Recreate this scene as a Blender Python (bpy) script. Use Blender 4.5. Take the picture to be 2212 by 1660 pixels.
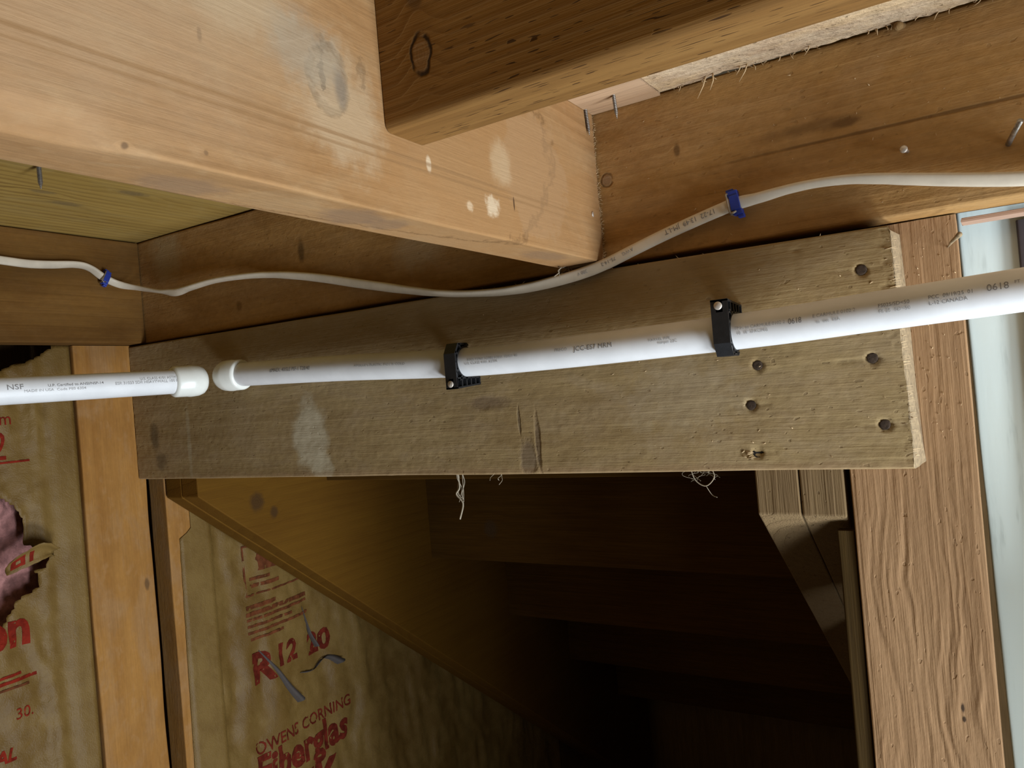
import bpy, bmesh, math, random
from mathutils import Vector, Matrix, noise

for o in list(bpy.data.objects):
    bpy.data.objects.remove(o)
scene = bpy.context.scene
COL = scene.collection
rnd = random.Random(7)

# ------------------------------------------------------------------ camera
YAW, PITCH, ROLL = math.radians(31.8), math.radians(0.45), math.radians(-4.85)
fwd = Vector((-math.sin(YAW) * math.cos(PITCH), math.cos(YAW) * math.cos(PITCH), math.sin(PITCH)))
rgt = Vector((math.cos(YAW), math.sin(YAW), 0))
upv = rgt.cross(fwd)
rg2 = math.cos(ROLL) * rgt + math.sin(ROLL) * upv
up2 = -math.sin(ROLL) * rgt + math.cos(ROLL) * upv
cd = bpy.data.cameras.new('camera')
cam = bpy.data.objects.new('camera', cd)
COL.objects.link(cam)
cd.sensor_width = 36
cd.lens = 36 * 1640 / 2212
cd.clip_start = 0.01
cam.matrix_world = Matrix(((rg2.x, up2.x, -fwd.x, 0), (rg2.y, up2.y, -fwd.y, 0), (rg2.z, up2.z, -fwd.z, 0), (0, 0, 0, 1)))
scene.camera = cam

# ------------------------------------------------------------------ light
w = bpy.data.worlds.new('world')
scene.world = w
w.use_nodes = True
w.node_tree.nodes['Background'].inputs[0].default_value = (1.0, 0.82, 0.55, 1)
w.node_tree.nodes['Background'].inputs[1].default_value = 0.042


def area(name, loc, target, size, power, col):
    l = bpy.data.lights.new(name, 'AREA')
    l.shape = 'RECTANGLE'
    l.size, l.size_y = size
    l.energy = power
    l.color = col
    o = bpy.data.objects.new(name, l)
    COL.objects.link(o)
    o.location = loc
    o.rotation_euler = (Vector(target) - Vector(loc)).to_track_quat('-Z', 'Y').to_euler()
    return o


# daylight entering through the open doorway, low on the right
area('doorway_daylight', (0.92, 0.30, -0.60), (-0.4, 0.50, 0.1), (0.24, 0.70), 17, (0.84, 0.92, 1.0))
# daylight thrown up from the floor in front of the wall
area('floor_daylight', (0.58, 0.27, -1.30), (-0.2, 0.42, 0.1), (0.5, 0.3), 19, (0.84, 0.92, 1.0))
scene.view_settings.view_transform = 'Standard'
scene.view_settings.look = 'None'
scene.view_settings.exposure = 0.35
scene.view_settings.gamma = 1


# ------------------------------------------------------------------ materials
class NG:
    def __init__(self, name):
        self.mat = bpy.data.materials.new(name)
        self.mat.use_nodes = True
        self.t = self.mat.node_tree
        self.b = self.t.nodes['Principled BSDF']

    def put(self, sock, v):
        if v is None:
            return
        if hasattr(v, 'is_linked') and hasattr(v, 'node'):
            self.t.links.new(v, sock)
        else:
            if sock.type == 'RGBA' and len(v) == 3:
                v = (*v, 1)
            sock.default_value = v

    def m(self, op, a, b=None, c=None, clamp=False):
        n = self.t.nodes.new('ShaderNodeMath')
        n.operation = op
        n.use_clamp = clamp
        for i, v in enumerate((a, b, c)):
            self.put(n.inputs[i], v)
        return n.outputs[0]

    def v(self, op, a, b=None):
        n = self.t.nodes.new('ShaderNodeVectorMath')
        n.operation = op
        self.put(n.inputs[0], a)
        if b is not None:
            self.put(n.inputs[1], b)
        return n.outputs['Value'] if op in ('LENGTH', 'DOT_PRODUCT') else n.outputs[0]

    def noise(self, vec, scale, detail=2, rough=0.5, dist=0):
        n = self.t.nodes.new('ShaderNodeTexNoise')
        self.put(n.inputs['Vector'], vec)
        n.inputs['Scale'].default_value = scale
        n.inputs['Detail'].default_value = detail
        n.inputs['Roughness'].default_value = rough
        n.inputs['Distortion'].default_value = dist
        return n.outputs[0]

    def rng(self, v, a, b, c=0.0, d=1.0, smooth=True):
        n = self.t.nodes.new('ShaderNodeMapRange')
        n.interpolation_type = 'SMOOTHSTEP' if smooth else 'LINEAR'
        self.put(n.inputs[0], v)
        for i, x in enumerate((a, b, c, d)):
            n.inputs[i + 1].default_value = x
        return n.outputs[0]

    def mix(self, f, a, b, mode='MIX'):
        n = self.t.nodes.new('ShaderNodeMix')
        n.data_type = 'RGBA'
        n.blend_type = mode
        self.put(n.inputs[0], f)
        self.put(n.inputs[6], a)
        self.put(n.inputs[7], b)
        return n.outputs[2]

    def pos(self):
        return self.t.nodes.new('ShaderNodeNewGeometry').outputs['Position']

    def bump(self, h, strength, dist=0.001):
        n = self.t.nodes.new('ShaderNodeBump')
        self.put(n.inputs['Height'], h)
        n.inputs['Strength'].default_value = strength
        n.inputs['Distance'].default_value = dist
        self.put(self.b.inputs['Normal'], n.outputs[0])

    def done(self, col, rough=0.6, metal=0, spec=None):
        self.put(self.b.inputs['Base Color'], col)
        self.put(self.b.inputs['Roughness'], rough)
        self.b.inputs['Metallic'].default_value = metal
        if spec is not None:
            self.b.inputs['Specular IOR Level'].default_value = spec
        return self.mat


AX = {'x': 0, 'y': 1, 'z': 2}


def wood(name, axis, light, dark, pith, freq=170, ringc=0.5, fiber=0.35, blotch=(0.7, 0.62, 0.5), blot=0.6,
         knots=(), stains=(), rough=0.8, bump=0.35, dash=0.0, pits=0.0, seed=0.0, wobble=0.012, bscale=9, film=None, fs=0.5, mottle=0.0):
    """sawn softwood: growth rings about a pith line, fibres, knots and stains at their places"""
    g = NG(name)
    P = g.pos()
    i = AX[axis]
    al = [1, 1, 1]

    def st(k):
        s = [1.0, 1.0, 1.0]
        s[i] = k
        return g.v('MULTIPLY', g.v('ADD', P, (seed, seed * 1.7, seed * .6)), tuple(s))
    n1 = g.noise(st(0.10), 16, 3)
    n1b = g.noise(st(0.25), 45, 2)
    across = [1.0, 1.0, 1.0]
    across[i] = 0.035
    t = g.v('LENGTH', g.v('MULTIPLY', g.v('SUBTRACT', P, pith), tuple(across)))
    t = g.m('MULTIPLY_ADD', g.m('SUBTRACT', n1, 0.5), wobble * 2, t)
    t = g.m('MULTIPLY_ADD', g.m('SUBTRACT', n1b, 0.5), 0.0022, t)
    kd = []
    for k in knots:
        kp, kr = k['p'], k['r']
        d = g.v('LENGTH', g.v('DIVIDE', g.v('SUBTRACT', P, kp), kr))
        d = g.m('MULTIPLY_ADD', g.m('SUBTRACT', g.noise(P, 140, 2), 0.5), 0.5, d)
        kd.append((d, k))
        t = g.m('MULTIPLY_ADD', g.rng(d, 3.2, 0.3), k.get('amp', 0.012), t)
    ring = g.m('FRACT', g.m('MULTIPLY', t, freq))
    late = g.m('MULTIPLY', g.rng(ring, 0.25, 0.86), g.rng(ring, 1.0, 0.90))
    mod = g.rng(g.noise(st(0.3), 13, 2), 0.3, 0.7, 0.25, 1.0)
    late = g.m('MULTIPLY', late, mod)
    fb = g.noise(st(0.022), 620, 3, 0.65)
    bl = g.rng(g.noise(st(0.35), bscale, 4, 0.6), 0.35, 0.68)
    col = g.mix(g.m('MULTIPLY', late, ringc), light, dark)
    col = g.mix(g.m('MULTIPLY', bl, blot), col, g.mix(1.0, col, blotch, 'MULTIPLY'))
    if film:
        fn_ = g.noise(g.v('ADD', st(0.45), (4.1, 2.2, 7.3)), 26, 5, 0.62, 0.6)
        col = g.mix(g.m('MULTIPLY', g.rng(fn_, 0.44, 0.66), fs), col, film)
        fn2 = g.noise(g.v('ADD', st(0.6), (1.1, 5.2, 3.3)), 75, 4, 0.6, 0.4)
        col = g.mix(g.m('MULTIPLY', g.rng(fn2, 0.52, 0.70), fs * 0.6), col, tuple(min(1, x * 1.15) for x in film))
    fm = g.rng(fb, 0.2, 0.8, 1 - fiber, 1 + fiber * 0.55, False)
    cf = g.t.nodes.new('ShaderNodeCombineColor')
    for k in range(3):
        g.put(cf.inputs[k], fm)
    col = g.mix(1.0, col, cf.outputs[0], 'MULTIPLY')
    h = g.m('MULTIPLY_ADD', late, 0.5, fb)
    if mottle:
        mo = g.noise(st(0.6), 210, 4, 0.65)
        h = g.m('MULTIPLY_ADD', mo, mottle * 2.5, h)
        mm = g.rng(mo, 0.35, 0.65, 1 - 0.12 * mottle, 1 + 0.1 * mottle, False)
        cm = g.t.nodes.new('ShaderNodeCombineColor')
        for k in range(3):
            g.put(cm.inputs[k], mm)
        col = g.mix(1.0, col, cm.outputs[0], 'MULTIPLY')
    if dash:
        dn = g.noise(st(0.085), 900, 0)
        dm = g.rng(dn, 0.69, 0.73)
        dm = g.m('MULTIPLY', dm, g.rng(g.noise(st(.4), 24, 1), 0.42, 0.55))
        col = g.mix(g.m('MULTIPLY', dm, dash), col, (0.035, 0.014, 0.004))
        h = g.m('MULTIPLY_ADD', dm, -1.2, h)
    if pits:
        pn = g.noise(st(0.5), 260, 1)
        pm = g.rng(pn, 0.70, 0.76)
        col = g.mix(g.m('MULTIPLY', pm, pits), col, (0.07, 0.04, 0.02))
        h = g.m('MULTIPLY_ADD', pm, -0.8, h)
    for d, k in kd:
        core = g.rng(d, 1.25, 0.5)
        kr = g.m('FRACT', g.m('MULTIPLY', d, 4.0))
        kc = g.mix(g.m('MULTIPLY', kr, 0.5), k['c'], tuple(c * 0.45 for c in k['c']))
        col = g.mix(g.m('MULTIPLY', core, k.get('s', 0.85)), col, kc)
        if k.get('rim'):
            rim = g.m('MULTIPLY', g.rng(d, 0.72, 0.92), g.rng(d, 1.2, 1.0))
            rim = g.m('MULTIPLY', rim, g.rng(g.noise(P, 90, 2), 0.28, 0.46))
            col = g.mix(g.m('MULTIPLY', rim, k['rim']), col, (0.03, 0.015, 0.006))
            h = g.m('MULTIPLY_ADD', rim, -1.5, h)
    for s in stains:
        d = g.v('LENGTH', g.v('DIVIDE', g.v('SUBTRACT', P, s['p']), s['r']))
        sn = g.noise(g.v('ADD', P, (s['p'][0] * 3, 0, 1.3)), s.get('sc', 60), 4, 0.65)
        d = g.m('MULTIPLY_ADD', g.m('SUBTRACT', sn, 0.5), s.get('n', 1.2), d)
        e = s.get('e', 0.25)
        mk_ = g.rng(d, 1 + e, 1 - e)
        if s.get('line'):
            mk_ = g.m('MULTIPLY', mk_, g.rng(d, 1 - 3 * e, 1 - e))
        col = g.mix(g.m('MULTIPLY', mk_, s.get('s', 0.6)), col, s['c'])
        if s.get('h'):
            h = g.m('MULTIPLY_ADD', mk_, s['h'], h)
    g.bump(h, bump, 0.0012)
    return g.done(col, rough, 0, 0.14)


def plain(name, col, rough=0.5, metal=0, var=0.15, scale=60, bump=0.1, spec=None):
    g = NG(name)
    P = g.pos()
    n = g.noise(P, scale, 4, 0.6)
    c = g.mix(g.rng(n, 0.3, 0.7), tuple(x * (1 - var) for x in col), tuple(min(1, x * (1 + var * 0.6)) for x in col))
    g.bump(g.noise(P, scale * 6, 2), bump, 0.0006)
    return g.done(c, rough, metal, spec)


# ------------------------------------------------------------------ mesh helpers
WLOC = {}


def link(o, parent=None, wl=(0, 0, 0)):
    COL.objects.link(o)
    wl = Vector(wl)
    if parent is not None:
        o.parent = parent
        o.location = wl - WLOC[parent.name]
    else:
        o.location = wl
    WLOC[o.name] = wl
    return o


def mk(name, V, Fc, mat, parent=None, smooth=True, origin=None):
    V = [Vector(v) for v in V]
    if origin is None:
        lo = [min(v[k] for v in V) for k in range(3)]
        hi = [max(v[k] for v in V) for k in range(3)]
        origin = ((lo[0] + hi[0]) / 2, (lo[1] + hi[1]) / 2, lo[2])
    c = Vector(origin)
    me = bpy.data.meshes.new(name)
    me.from_pydata([tuple(v - c) for v in V], [], Fc)
    me.update()
    bm = bmesh.new()
    bm.from_mesh(me)
    bmesh.ops.recalc_face_normals(bm, faces=bm.faces)
    bm.to_mesh(me)
    bm.free()
    if smooth:
        me.shade_smooth()
    me.materials.append(mat)
    o = bpy.data.objects.new(name, me)
    return link(o, parent, c)


def empty(name, loc, label=None, cat=None, group=None, kind=None, parent=None):
    o = bpy.data.objects.new(name, None)
    o.empty_display_size = 0.02
    link(o, parent, loc)
    return tag(o, label, cat, group, kind)


def tag(o, label=None, cat=None, group=None, kind=None):
    for k, v in (('label', label), ('category', cat), ('group', group), ('kind', kind)):
        if v:
            o[k] = v
    return o


def join(parts):
    V, F = [], []
    for v, f in parts:
        b = len(V)
        V += list(v)
        F += [tuple(i + b for i in q) for q in f]
    return V, F


def beam_geo(lo, hi, axis, r=0.0015, n=40, m=4, wob=0.0004, seed=0, disp=None, warp=None, rj=0.6, rough_end=0.0):
    """long sawn piece: rounded, slightly wandering edges; m = interior points on each of the 4 sides"""
    i = AX[axis]
    a, b = [k for k in range(3) if k != i]
    ha, hb = (hi[a] - lo[a]) / 2, (hi[b] - lo[b]) / 2
    ca, cb = (hi[a] + lo[a]) / 2, (hi[b] + lo[b]) / 2
    if isinstance(m, int):
        m = (m,) * 4            # sides: +a, +b, -a, -b
    V, F = [], []
    corners = [(1, -1), (1, 1), (-1, 1), (-1, -1)]     # start corner of side +a, +b, -a, -b
    stations = []
    L = hi[i] - lo[i]
    for s in range(n + 1):
        u = lo[i] + L * s / n
        ring = []
        rad = [r * (1 + rj * noise.noise(Vector((u * 14 + seed, c * 7.3, seed * 1.1)))) for c in range(4)]
        cj = [(wob * noise.noise(Vector((u * 7, c * 3.1 + seed, 0.5))), wob * noise.noise(Vector((u * 7, c * 5.7 - seed, 9.5)))) for c in range(4)]

        def cpos(c):
            sa, sb = corners[c]
            return sa * ha + cj[c][0], sb * hb + cj[c][1], sa, sb
        for c in range(4):
            x, y, sa, sb = cpos(c)
            rr = rad[c]
            ox, oy = x - sa * rr, y - sb * rr
            # arc from previous side to this one
            st = {0: -90, 1: 0, 2: 90, 3: 180}[c]
            for q in range(4):
                an = math.radians(st + 30 * q)
                ring.append((ox + rr * math.cos(an), oy + rr * math.sin(an), math.cos(an), math.sin(an)))
            x2, y2, sa2, sb2 = cpos((c + 1) % 4)
            r2 = rad[(c + 1) % 4]
            p = (ring[-1][0], ring[-1][1])
            if c == 0:
                e = (x2, y2 - r2); nn = (1, 0)
            elif c == 1:
                e = (x2 + r2, y2); nn = (0, 1)
            elif c == 2:
                e = (x2, y2 + r2); nn = (-1, 0)
            else:
                e = (x2 - r2, y2); nn = (0, -1)
            ks = [min(0.0015 / max(0.004, math.hypot(e[0] - p[0], e[1] - p[1])), 0.4 / (m[c] + 1))] + [(k + 1) / (m[c] + 1) for k in range(m[c])]
            ks.append(1 - ks[0])
            for k in ks:
                ring.append((p[0] + (e[0] - p[0]) * k, p[1] + (e[1] - p[1]) * k, nn[0], nn[1]))
        stations.append(ring)
        for (x, y, na, nb) in ring:
            v = [0, 0, 0]
            v[i] = u
            v[a], v[b] = ca + x, cb + y
            d = wob * 0.8 * noise.noise(Vector((v[0] * 9 + seed, v[1] * 9, v[2] * 9)))
            if disp:
                nv = [0, 0, 0]
                nv[a], nv[b] = na, nb
                d += disp(v, nv)
            v[a] += na * d
            v[b] += nb * d
            if rough_end and s in (0, n):
                v[i] += (1 if s else -1) * rough_end * (noise.noise(Vector((v[0] * 130, v[1] * 130, v[2] * 130))) + 0.6 * noise.noise(Vector((v[0] * 400, v[1] * 400, v[2] * 400))))
            V.append(v)
    R = len(stations[0])
    for s in range(n):
        for k in range(R):
            k2 = (k + 1) % R
            F.append((s * R + k, s * R + k2, (s + 1) * R + k2, (s + 1) * R + k))
    for s, flip in ((0, True), (n, False)):
        b0 = len(V)
        for k in range(R):
            V.append(list(V[s * R + k]))
        cx_ = [sum(V[b0 + k][q] for k in range(R)) / R for q in range(3)]
        V.append(cx_)
        for k in range(R):
            f = (b0 + k, b0 + (k + 1) % R, b0 + R)
            F.append(f if not flip else f[::-1])
    if warp:
        V = [warp(Vector(v)) for v in V]
    return V, F


def beam(name, lo, hi, axis, mat, parent=None, label=None, cat=None, group=None, kind=None, end_mat=None, **kw):
    V, F = beam_geo(lo, hi, axis, **kw)
    o = mk(name, V, F, mat, parent)
    if end_mat:
        o.data.materials.append(M[end_mat])
        n = sum(1 for f in F if len(f) == 3) // 2
        for p in list(o.data.polygons)[-n:]:
            p.material_index = 1
    return tag(o, label, cat, group, kind)


def box_geo(lo, hi, rz=0.0):
    V = [(x, y, z) for x in (lo[0], hi[0]) for y in (lo[1], hi[1]) for z in (lo[2], hi[2])]
    F = [(0, 1, 3, 2), (4, 6, 7, 5), (0, 4, 5, 1), (2, 3, 7, 6), (0, 2, 6, 4), (1, 5, 7, 3)]
    return V, F


def catmull(pts, n):
    P = [Vector(p) for p in pts]
    P = [P[0] * 2 - P[1]] + P + [P[-1] * 2 - P[-2]]
    out = []
    for k in range(1, len(P) - 2):
        for s in range(n):
            t = s / n
            a, b, c, d = P[k - 1], P[k], P[k + 1], P[k + 2]
            out.append(0.5 * ((2 * b) + (c - a) * t + (2 * a - 5 * b + 4 * c - d) * t * t + (3 * b - a - 3 * c + d) * t ** 3))
    out.append(P[-2].copy())
    return out


def sweep(pts, sect, ref=(0, -1, 0), cap=True):
    """sect(k, n) -> list of (u, v): u along the in-plane normal, v along ref"""
    V, F, frames = [], [], []
    n = len(pts)
    refv = Vector(ref)
    for k in range(n):
        T = (pts[min(k + 1, n - 1)] - pts[max(k - 1, 0)]).normalized()
        N = (refv - T * refv.dot(T)).normalized()
        B = N.cross(T)
        frames.append((pts[k], T, N, B))
        sc = sect(k, n)
        for (u, v) in sc:
            V.append(pts[k] + B * u + N * v)
    R = len(sc)
    for k in range(n - 1):
        for q in range(R):
            q2 = (q + 1) % R
            F.append((k * R + q, k * R + q2, (k + 1) * R + q2, (k + 1) * R + q))
    if cap:
        F.append(tuple(range(R))[::-1])
        F.append(tuple((n - 1) * R + q for q in range(R)))
    return V, F, frames


def circ(r, s=16):
    return [(r * math.cos(2 * math.pi * q / s), r * math.sin(2 * math.pi * q / s)) for q in range(s)]


def tube(pts, r, s=8, ref=(0.21, -0.93, 0.3), taper=None):
    pts = [Vector(p) for p in pts]

    def sect(k, n):
        rr = r if taper is None else r + (taper - r) * k / max(1, n - 1)
        return circ(rr, s)
    V, F, _ = sweep(pts, sect, ref)
    return V, F


def lathe(base, axis, prof, s=32):
    """prof: list of (distance along axis, radius)"""
    A = Vector(axis).normalized()
    U = A.orthogonal().normalized()
    W = A.cross(U)
    base = Vector(base)
    V, F = [], []
    for (d, r) in prof:
        for q in range(s):
            an = 2 * math.pi * q / s
            V.append(base + A * d + (U * math.cos(an) + W * math.sin(an)) * max(r, 1e-5))
    for k in range(len(prof) - 1):
        for q in range(s):
            q2 = (q + 1) % s
            F.append((k * s + q, k * s + q2, (k + 1) * s + q2, (k + 1) * s + q))
    F.append(tuple(range(s)))
    F.append(tuple((len(prof) - 1) * s + q for q in range(s)))
    return V, F


def text_geo(body, size, subdiv=0, shear=0.0, space=1.0, bold=0.0):
    cu = bpy.data.curves.new('t', 'FONT')
    cu.body = body
    cu.size = size
    cu.shear = shear
    cu.space_character = space
    cu.resolution_u = 3
    cu.offset = bold
    o = bpy.data.objects.new('t', cu)
    COL.objects.link(o)
    dg = bpy.context.evaluated_depsgraph_get()
    me = bpy.data.meshes.new_from_object(o.evaluated_get(dg))
    bpy.data.objects.remove(o)
    bm = bmesh.new()
    bm.from_mesh(me)
    bmesh.ops.triangulate(bm, faces=bm.faces)
    for _ in range(subdiv):
        ee = [e for e in bm.edges if e.calc_length() > size * 0.12]
        bmesh.ops.subdivide_edges(bm, edges=ee, cuts=1)
        bmesh.ops.triangulate(bm, faces=bm.faces)
    V = [(v.co.x, v.co.y) for v in bm.verts]
    bm.verts.index_update()
    F = [tuple(v.index for v in f.verts) for f in bm.faces]
    bm.free()
    bpy.data.meshes.remove(me)
    return V, F


def slivers(lst):
    """lst of (list of points, radius): thin tapering fibres"""
    return join([tube(p, r, 4, taper=r * 0.2) for p, r in lst])


# ------------------------------------------------------------------ wood materials
M = {}
M['joist'] = wood('pale_joist_wood', 'y', (0.345, 0.197, 0.086), (0.235, 0.123, 0.046), (-0.33, 0, 0.30), freq=95, ringc=0.6, fiber=0.16,
                  blotch=(0.84, 0.76, 0.66), blot=0.8, bump=0.25, wobble=0.016, bscale=18, film=(0.340, 0.223, 0.114), fs=0.5, mottle=0.4,
                  knots=[dict(p=(-0.2849, 0.300, 0.1755), r=(0.02, 0.014, 0.019), c=(0.194, 0.136, 0.087), s=0.75, rim=0.8, amp=0.014),
                         dict(p=(-0.2849, 0.2204, 0.170), r=(0.02, 0.0014, 0.0036), c=(0.144, 0.075, 0.031), s=0.7, amp=0.004),
                         dict(p=(-0.2849, 0.181, 0.111), r=(0.02, 0.0016, 0.0016), c=(0.122, 0.061, 0.025), s=0.9, amp=0.003),
                         dict(p=(-0.2849, 0.219, 0.1165), r=(0.02, 0.0013, 0.0013), c=(0.144, 0.075, 0.031), s=0.7, amp=0.003)],
                  stains=[dict(p=(-0.2849, 0.47, 0.16), r=(0.05, 0.15, 0.09), c=(0.315, 0.168, 0.066), n=0.9, e=0.6, s=0.75, sc=20),
                          dict(p=(-0.2849, 0.12, 0.18), r=(0.05, 0.16, 0.06), c=(0.36, 0.25, 0.155), n=1.0, e=0.6, s=0.5, sc=20),
                          dict(p=(-0.2849, 0.05, 0.185), r=(0.05, 0.500, 0.150), c=(0.17, 0.09, 0.036), n=0.16, e=0.009, s=0.7, line=True, sc=60),
                          dict(p=(-0.2849, 0.520, 0.165), r=(0.05, 0.05, 0.05), c=(0.338, 0.204, 0.102), n=1.0, e=0.08, s=0.5, sc=45),
                          dict(p=(-0.2849, 0.4543, 0.131), r=(0.05, 0.008, 0.007), c=(0.547, 0.422, 0.279), n=2.2, e=0.4, s=0.9, sc=150),
                          dict(p=(-0.2849, 0.425, 0.126), r=(0.05, 0.004, 0.003), c=(0.533, 0.394, 0.248), n=2.0, e=0.4, s=0.8, sc=150),
                          dict(p=(-0.2849, 0.383, 0.146), r=(0.05, 0.0025, 0.005), c=(0.533, 0.408, 0.267), n=0.8, e=0.3, s=0.9),
                          dict(p=(-0.2849, 0.47, 0.165), r=(0.05, 0.014, 0.016), c=(0.446, 0.320, 0.186), n=1.6, e=0.4, s=0.6),
                          dict(p=(-0.2849, 0.24, 0.20), r=(0.05, 0.03, 0.02), c=(0.403, 0.299, 0.186), n=1.6, e=0.5, s=0.6),
                          dict(p=(-0.2849, 0.31, 0.16), r=(0.05, 0.03, 0.03), c=(0.432, 0.320, 0.198), n=2.0, e=0.5, s=0.6),
                          dict(p=(-0.2849, 0.30, 0.1455), r=(0.05, 0.32, 0.0011), c=(0.235, 0.13, 0.055), n=0.9, e=0.7, s=0.65),
                          dict(p=(-0.2849, 0.33, 0.1405), r=(0.05, 0.30, 0.0009), c=(0.235, 0.13, 0.055), n=0.9, e=0.7, s=0.55),
                          dict(p=(-0.2849, 0.2955, 0.177), r=(0.05, 0.0022, 0.010), c=(0.06, 0.038, 0.02), n=4.5, e=0.25, s=0.5, sc=170),
                          dict(p=(-0.2849, 0.327, 0.187), r=(0.05, 0.004, 0.007), c=(0.10, 0.06, 0.03), n=4.0, e=0.3, s=0.35, sc=150),
                          dict(p=(-0.2849, 0.309, 0.172), r=(0.05, 0.005, 0.011), c=(0.16, 0.13, 0.10), n=1.0, e=0.5, s=0.7, sc=60),
                          dict(p=(-0.2849, 0.484, 0.1375), r=(0.05, 0.0009, 0.005), c=(0.06, 0.03, 0.015), n=0.4, e=0.3, s=0.9),
                          dict(p=(-0.2849, 0.285, 0.183), r=(0.05, 0.022, 0.018), c=(0.30, 0.245, 0.175), n=1.8, e=0.5, s=0.6),
                          dict(p=(-0.305, 0.33, 0.1085), r=(0.014, 0.02, 0.004), c=(0.158, 0.102, 0.068), n=1.5, e=0.4, s=0.5),
                          dict(p=(-0.305, 0.36, 0.1085), r=(0.012, 0.014, 0.004), c=(0.158, 0.102, 0.068), n=1.5, e=0.4, s=0.45),
                          dict(p=(-0.30, 0.55, 0.1085), r=(0.012, 0.03, 0.004), c=(0.173, 0.109, 0.068), n=1.5, e=0.4, s=0.45),
                          dict(p=(-0.31, 0.225, 0.1085), r=(0.012, 0.02, 0.004), c=(0.180, 0.116, 0.074), n=1.5, e=0.4, s=0.5)], seed=3.1)
M['blocking'] = wood('reddish_fir', 'x', (0.236, 0.123, 0.037), (0.155, 0.072, 0.018), (0.1, 0.40, 0.33), freq=120, ringc=0.5, fiber=0.25,
                     blotch=(0.8, 0.72, 0.62), dash=0.85, bump=0.3, seed=1.3,
                     knots=[dict(p=(-0.2546, 0.343, 0.1933), r=(0.0068, 0.03, 0.012), c=(0.24, 0.13, 0.055), s=0.7, rim=1.0, amp=0.010),
                            dict(p=(-0.2558, 0.343, 0.2245), r=(0.006, 0.03, 0.006), c=(0.13, 0.07, 0.03), s=0.8, amp=0.006)])
M['header'] = wood('orange_brown_header_wood', 'x', (0.412, 0.232, 0.080), (0.309, 0.158, 0.045), (-0.2, 0.70, 0.36), freq=90, ringc=0.28, fiber=0.13,
                   blotch=(0.70, 0.64, 0.58), blot=0.75, bump=0.3, pits=0.2, seed=5.2, bscale=22, film=(0.412, 0.252, 0.114), fs=0.35, mottle=0.7,
                   knots=[dict(p=(-0.0757, 0.638, 0.1833), r=(0.012, 0.03, 0.004), c=(0.14, 0.07, 0.025), s=0.8, amp=0.006),
                          dict(p=(-0.2091, 0.638, 0.194), r=(0.003, 0.03, 0.006), c=(0.15, 0.08, 0.03), s=0.8, amp=0.004),
                          dict(p=(-0.2766, 0.638, 0.1825), r=(0.006, 0.03, 0.006), c=(0.27, 0.17, 0.10), s=0.7, rim=0.5, amp=0.004),
                          dict(p=(-0.6725, 0.638, 0.185), r=(0.006, 0.03, 0.014), c=(0.13, 0.07, 0.025), s=0.8, amp=0.012),
                          dict(p=(-0.79, 0.638, 0.135), r=(0.006, 0.03, 0.006), c=(0.2, 0.1, 0.03), s=0.7, amp=0.008)],
                   stains=[dict(p=(-0.50, 0.638, 0.157), r=(0.03, 0.05, 0.02), c=(0.40, 0.30, 0.18), n=1.5, e=0.5, s=0.4),
                           dict(p=(-0.93, 0.638, 0.22), r=(0.03, 0.05, 0.03), c=(0.42, 0.33, 0.19), n=1.5, e=0.5, s=0.5),
                           dict(p=(-0.02, 0.638, 0.173), r=(0.14, 0.05, 0.0012), c=(0.12, 0.06, 0.02), n=1.2, e=0.6, s=0.7, h=-1.5),
                           dict(p=(-0.10, 0.638, 0.186), r=(0.03, 0.05, 0.005), c=(0.16, 0.085, 0.03), n=1.6, e=0.6, s=0.6),
                           dict(p=(-0.16, 0.638, 0.125), r=(0.05, 0.05, 0.012), c=(0.40, 0.24, 0.10), n=1.5, e=0.5, s=0.4)])
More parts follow.
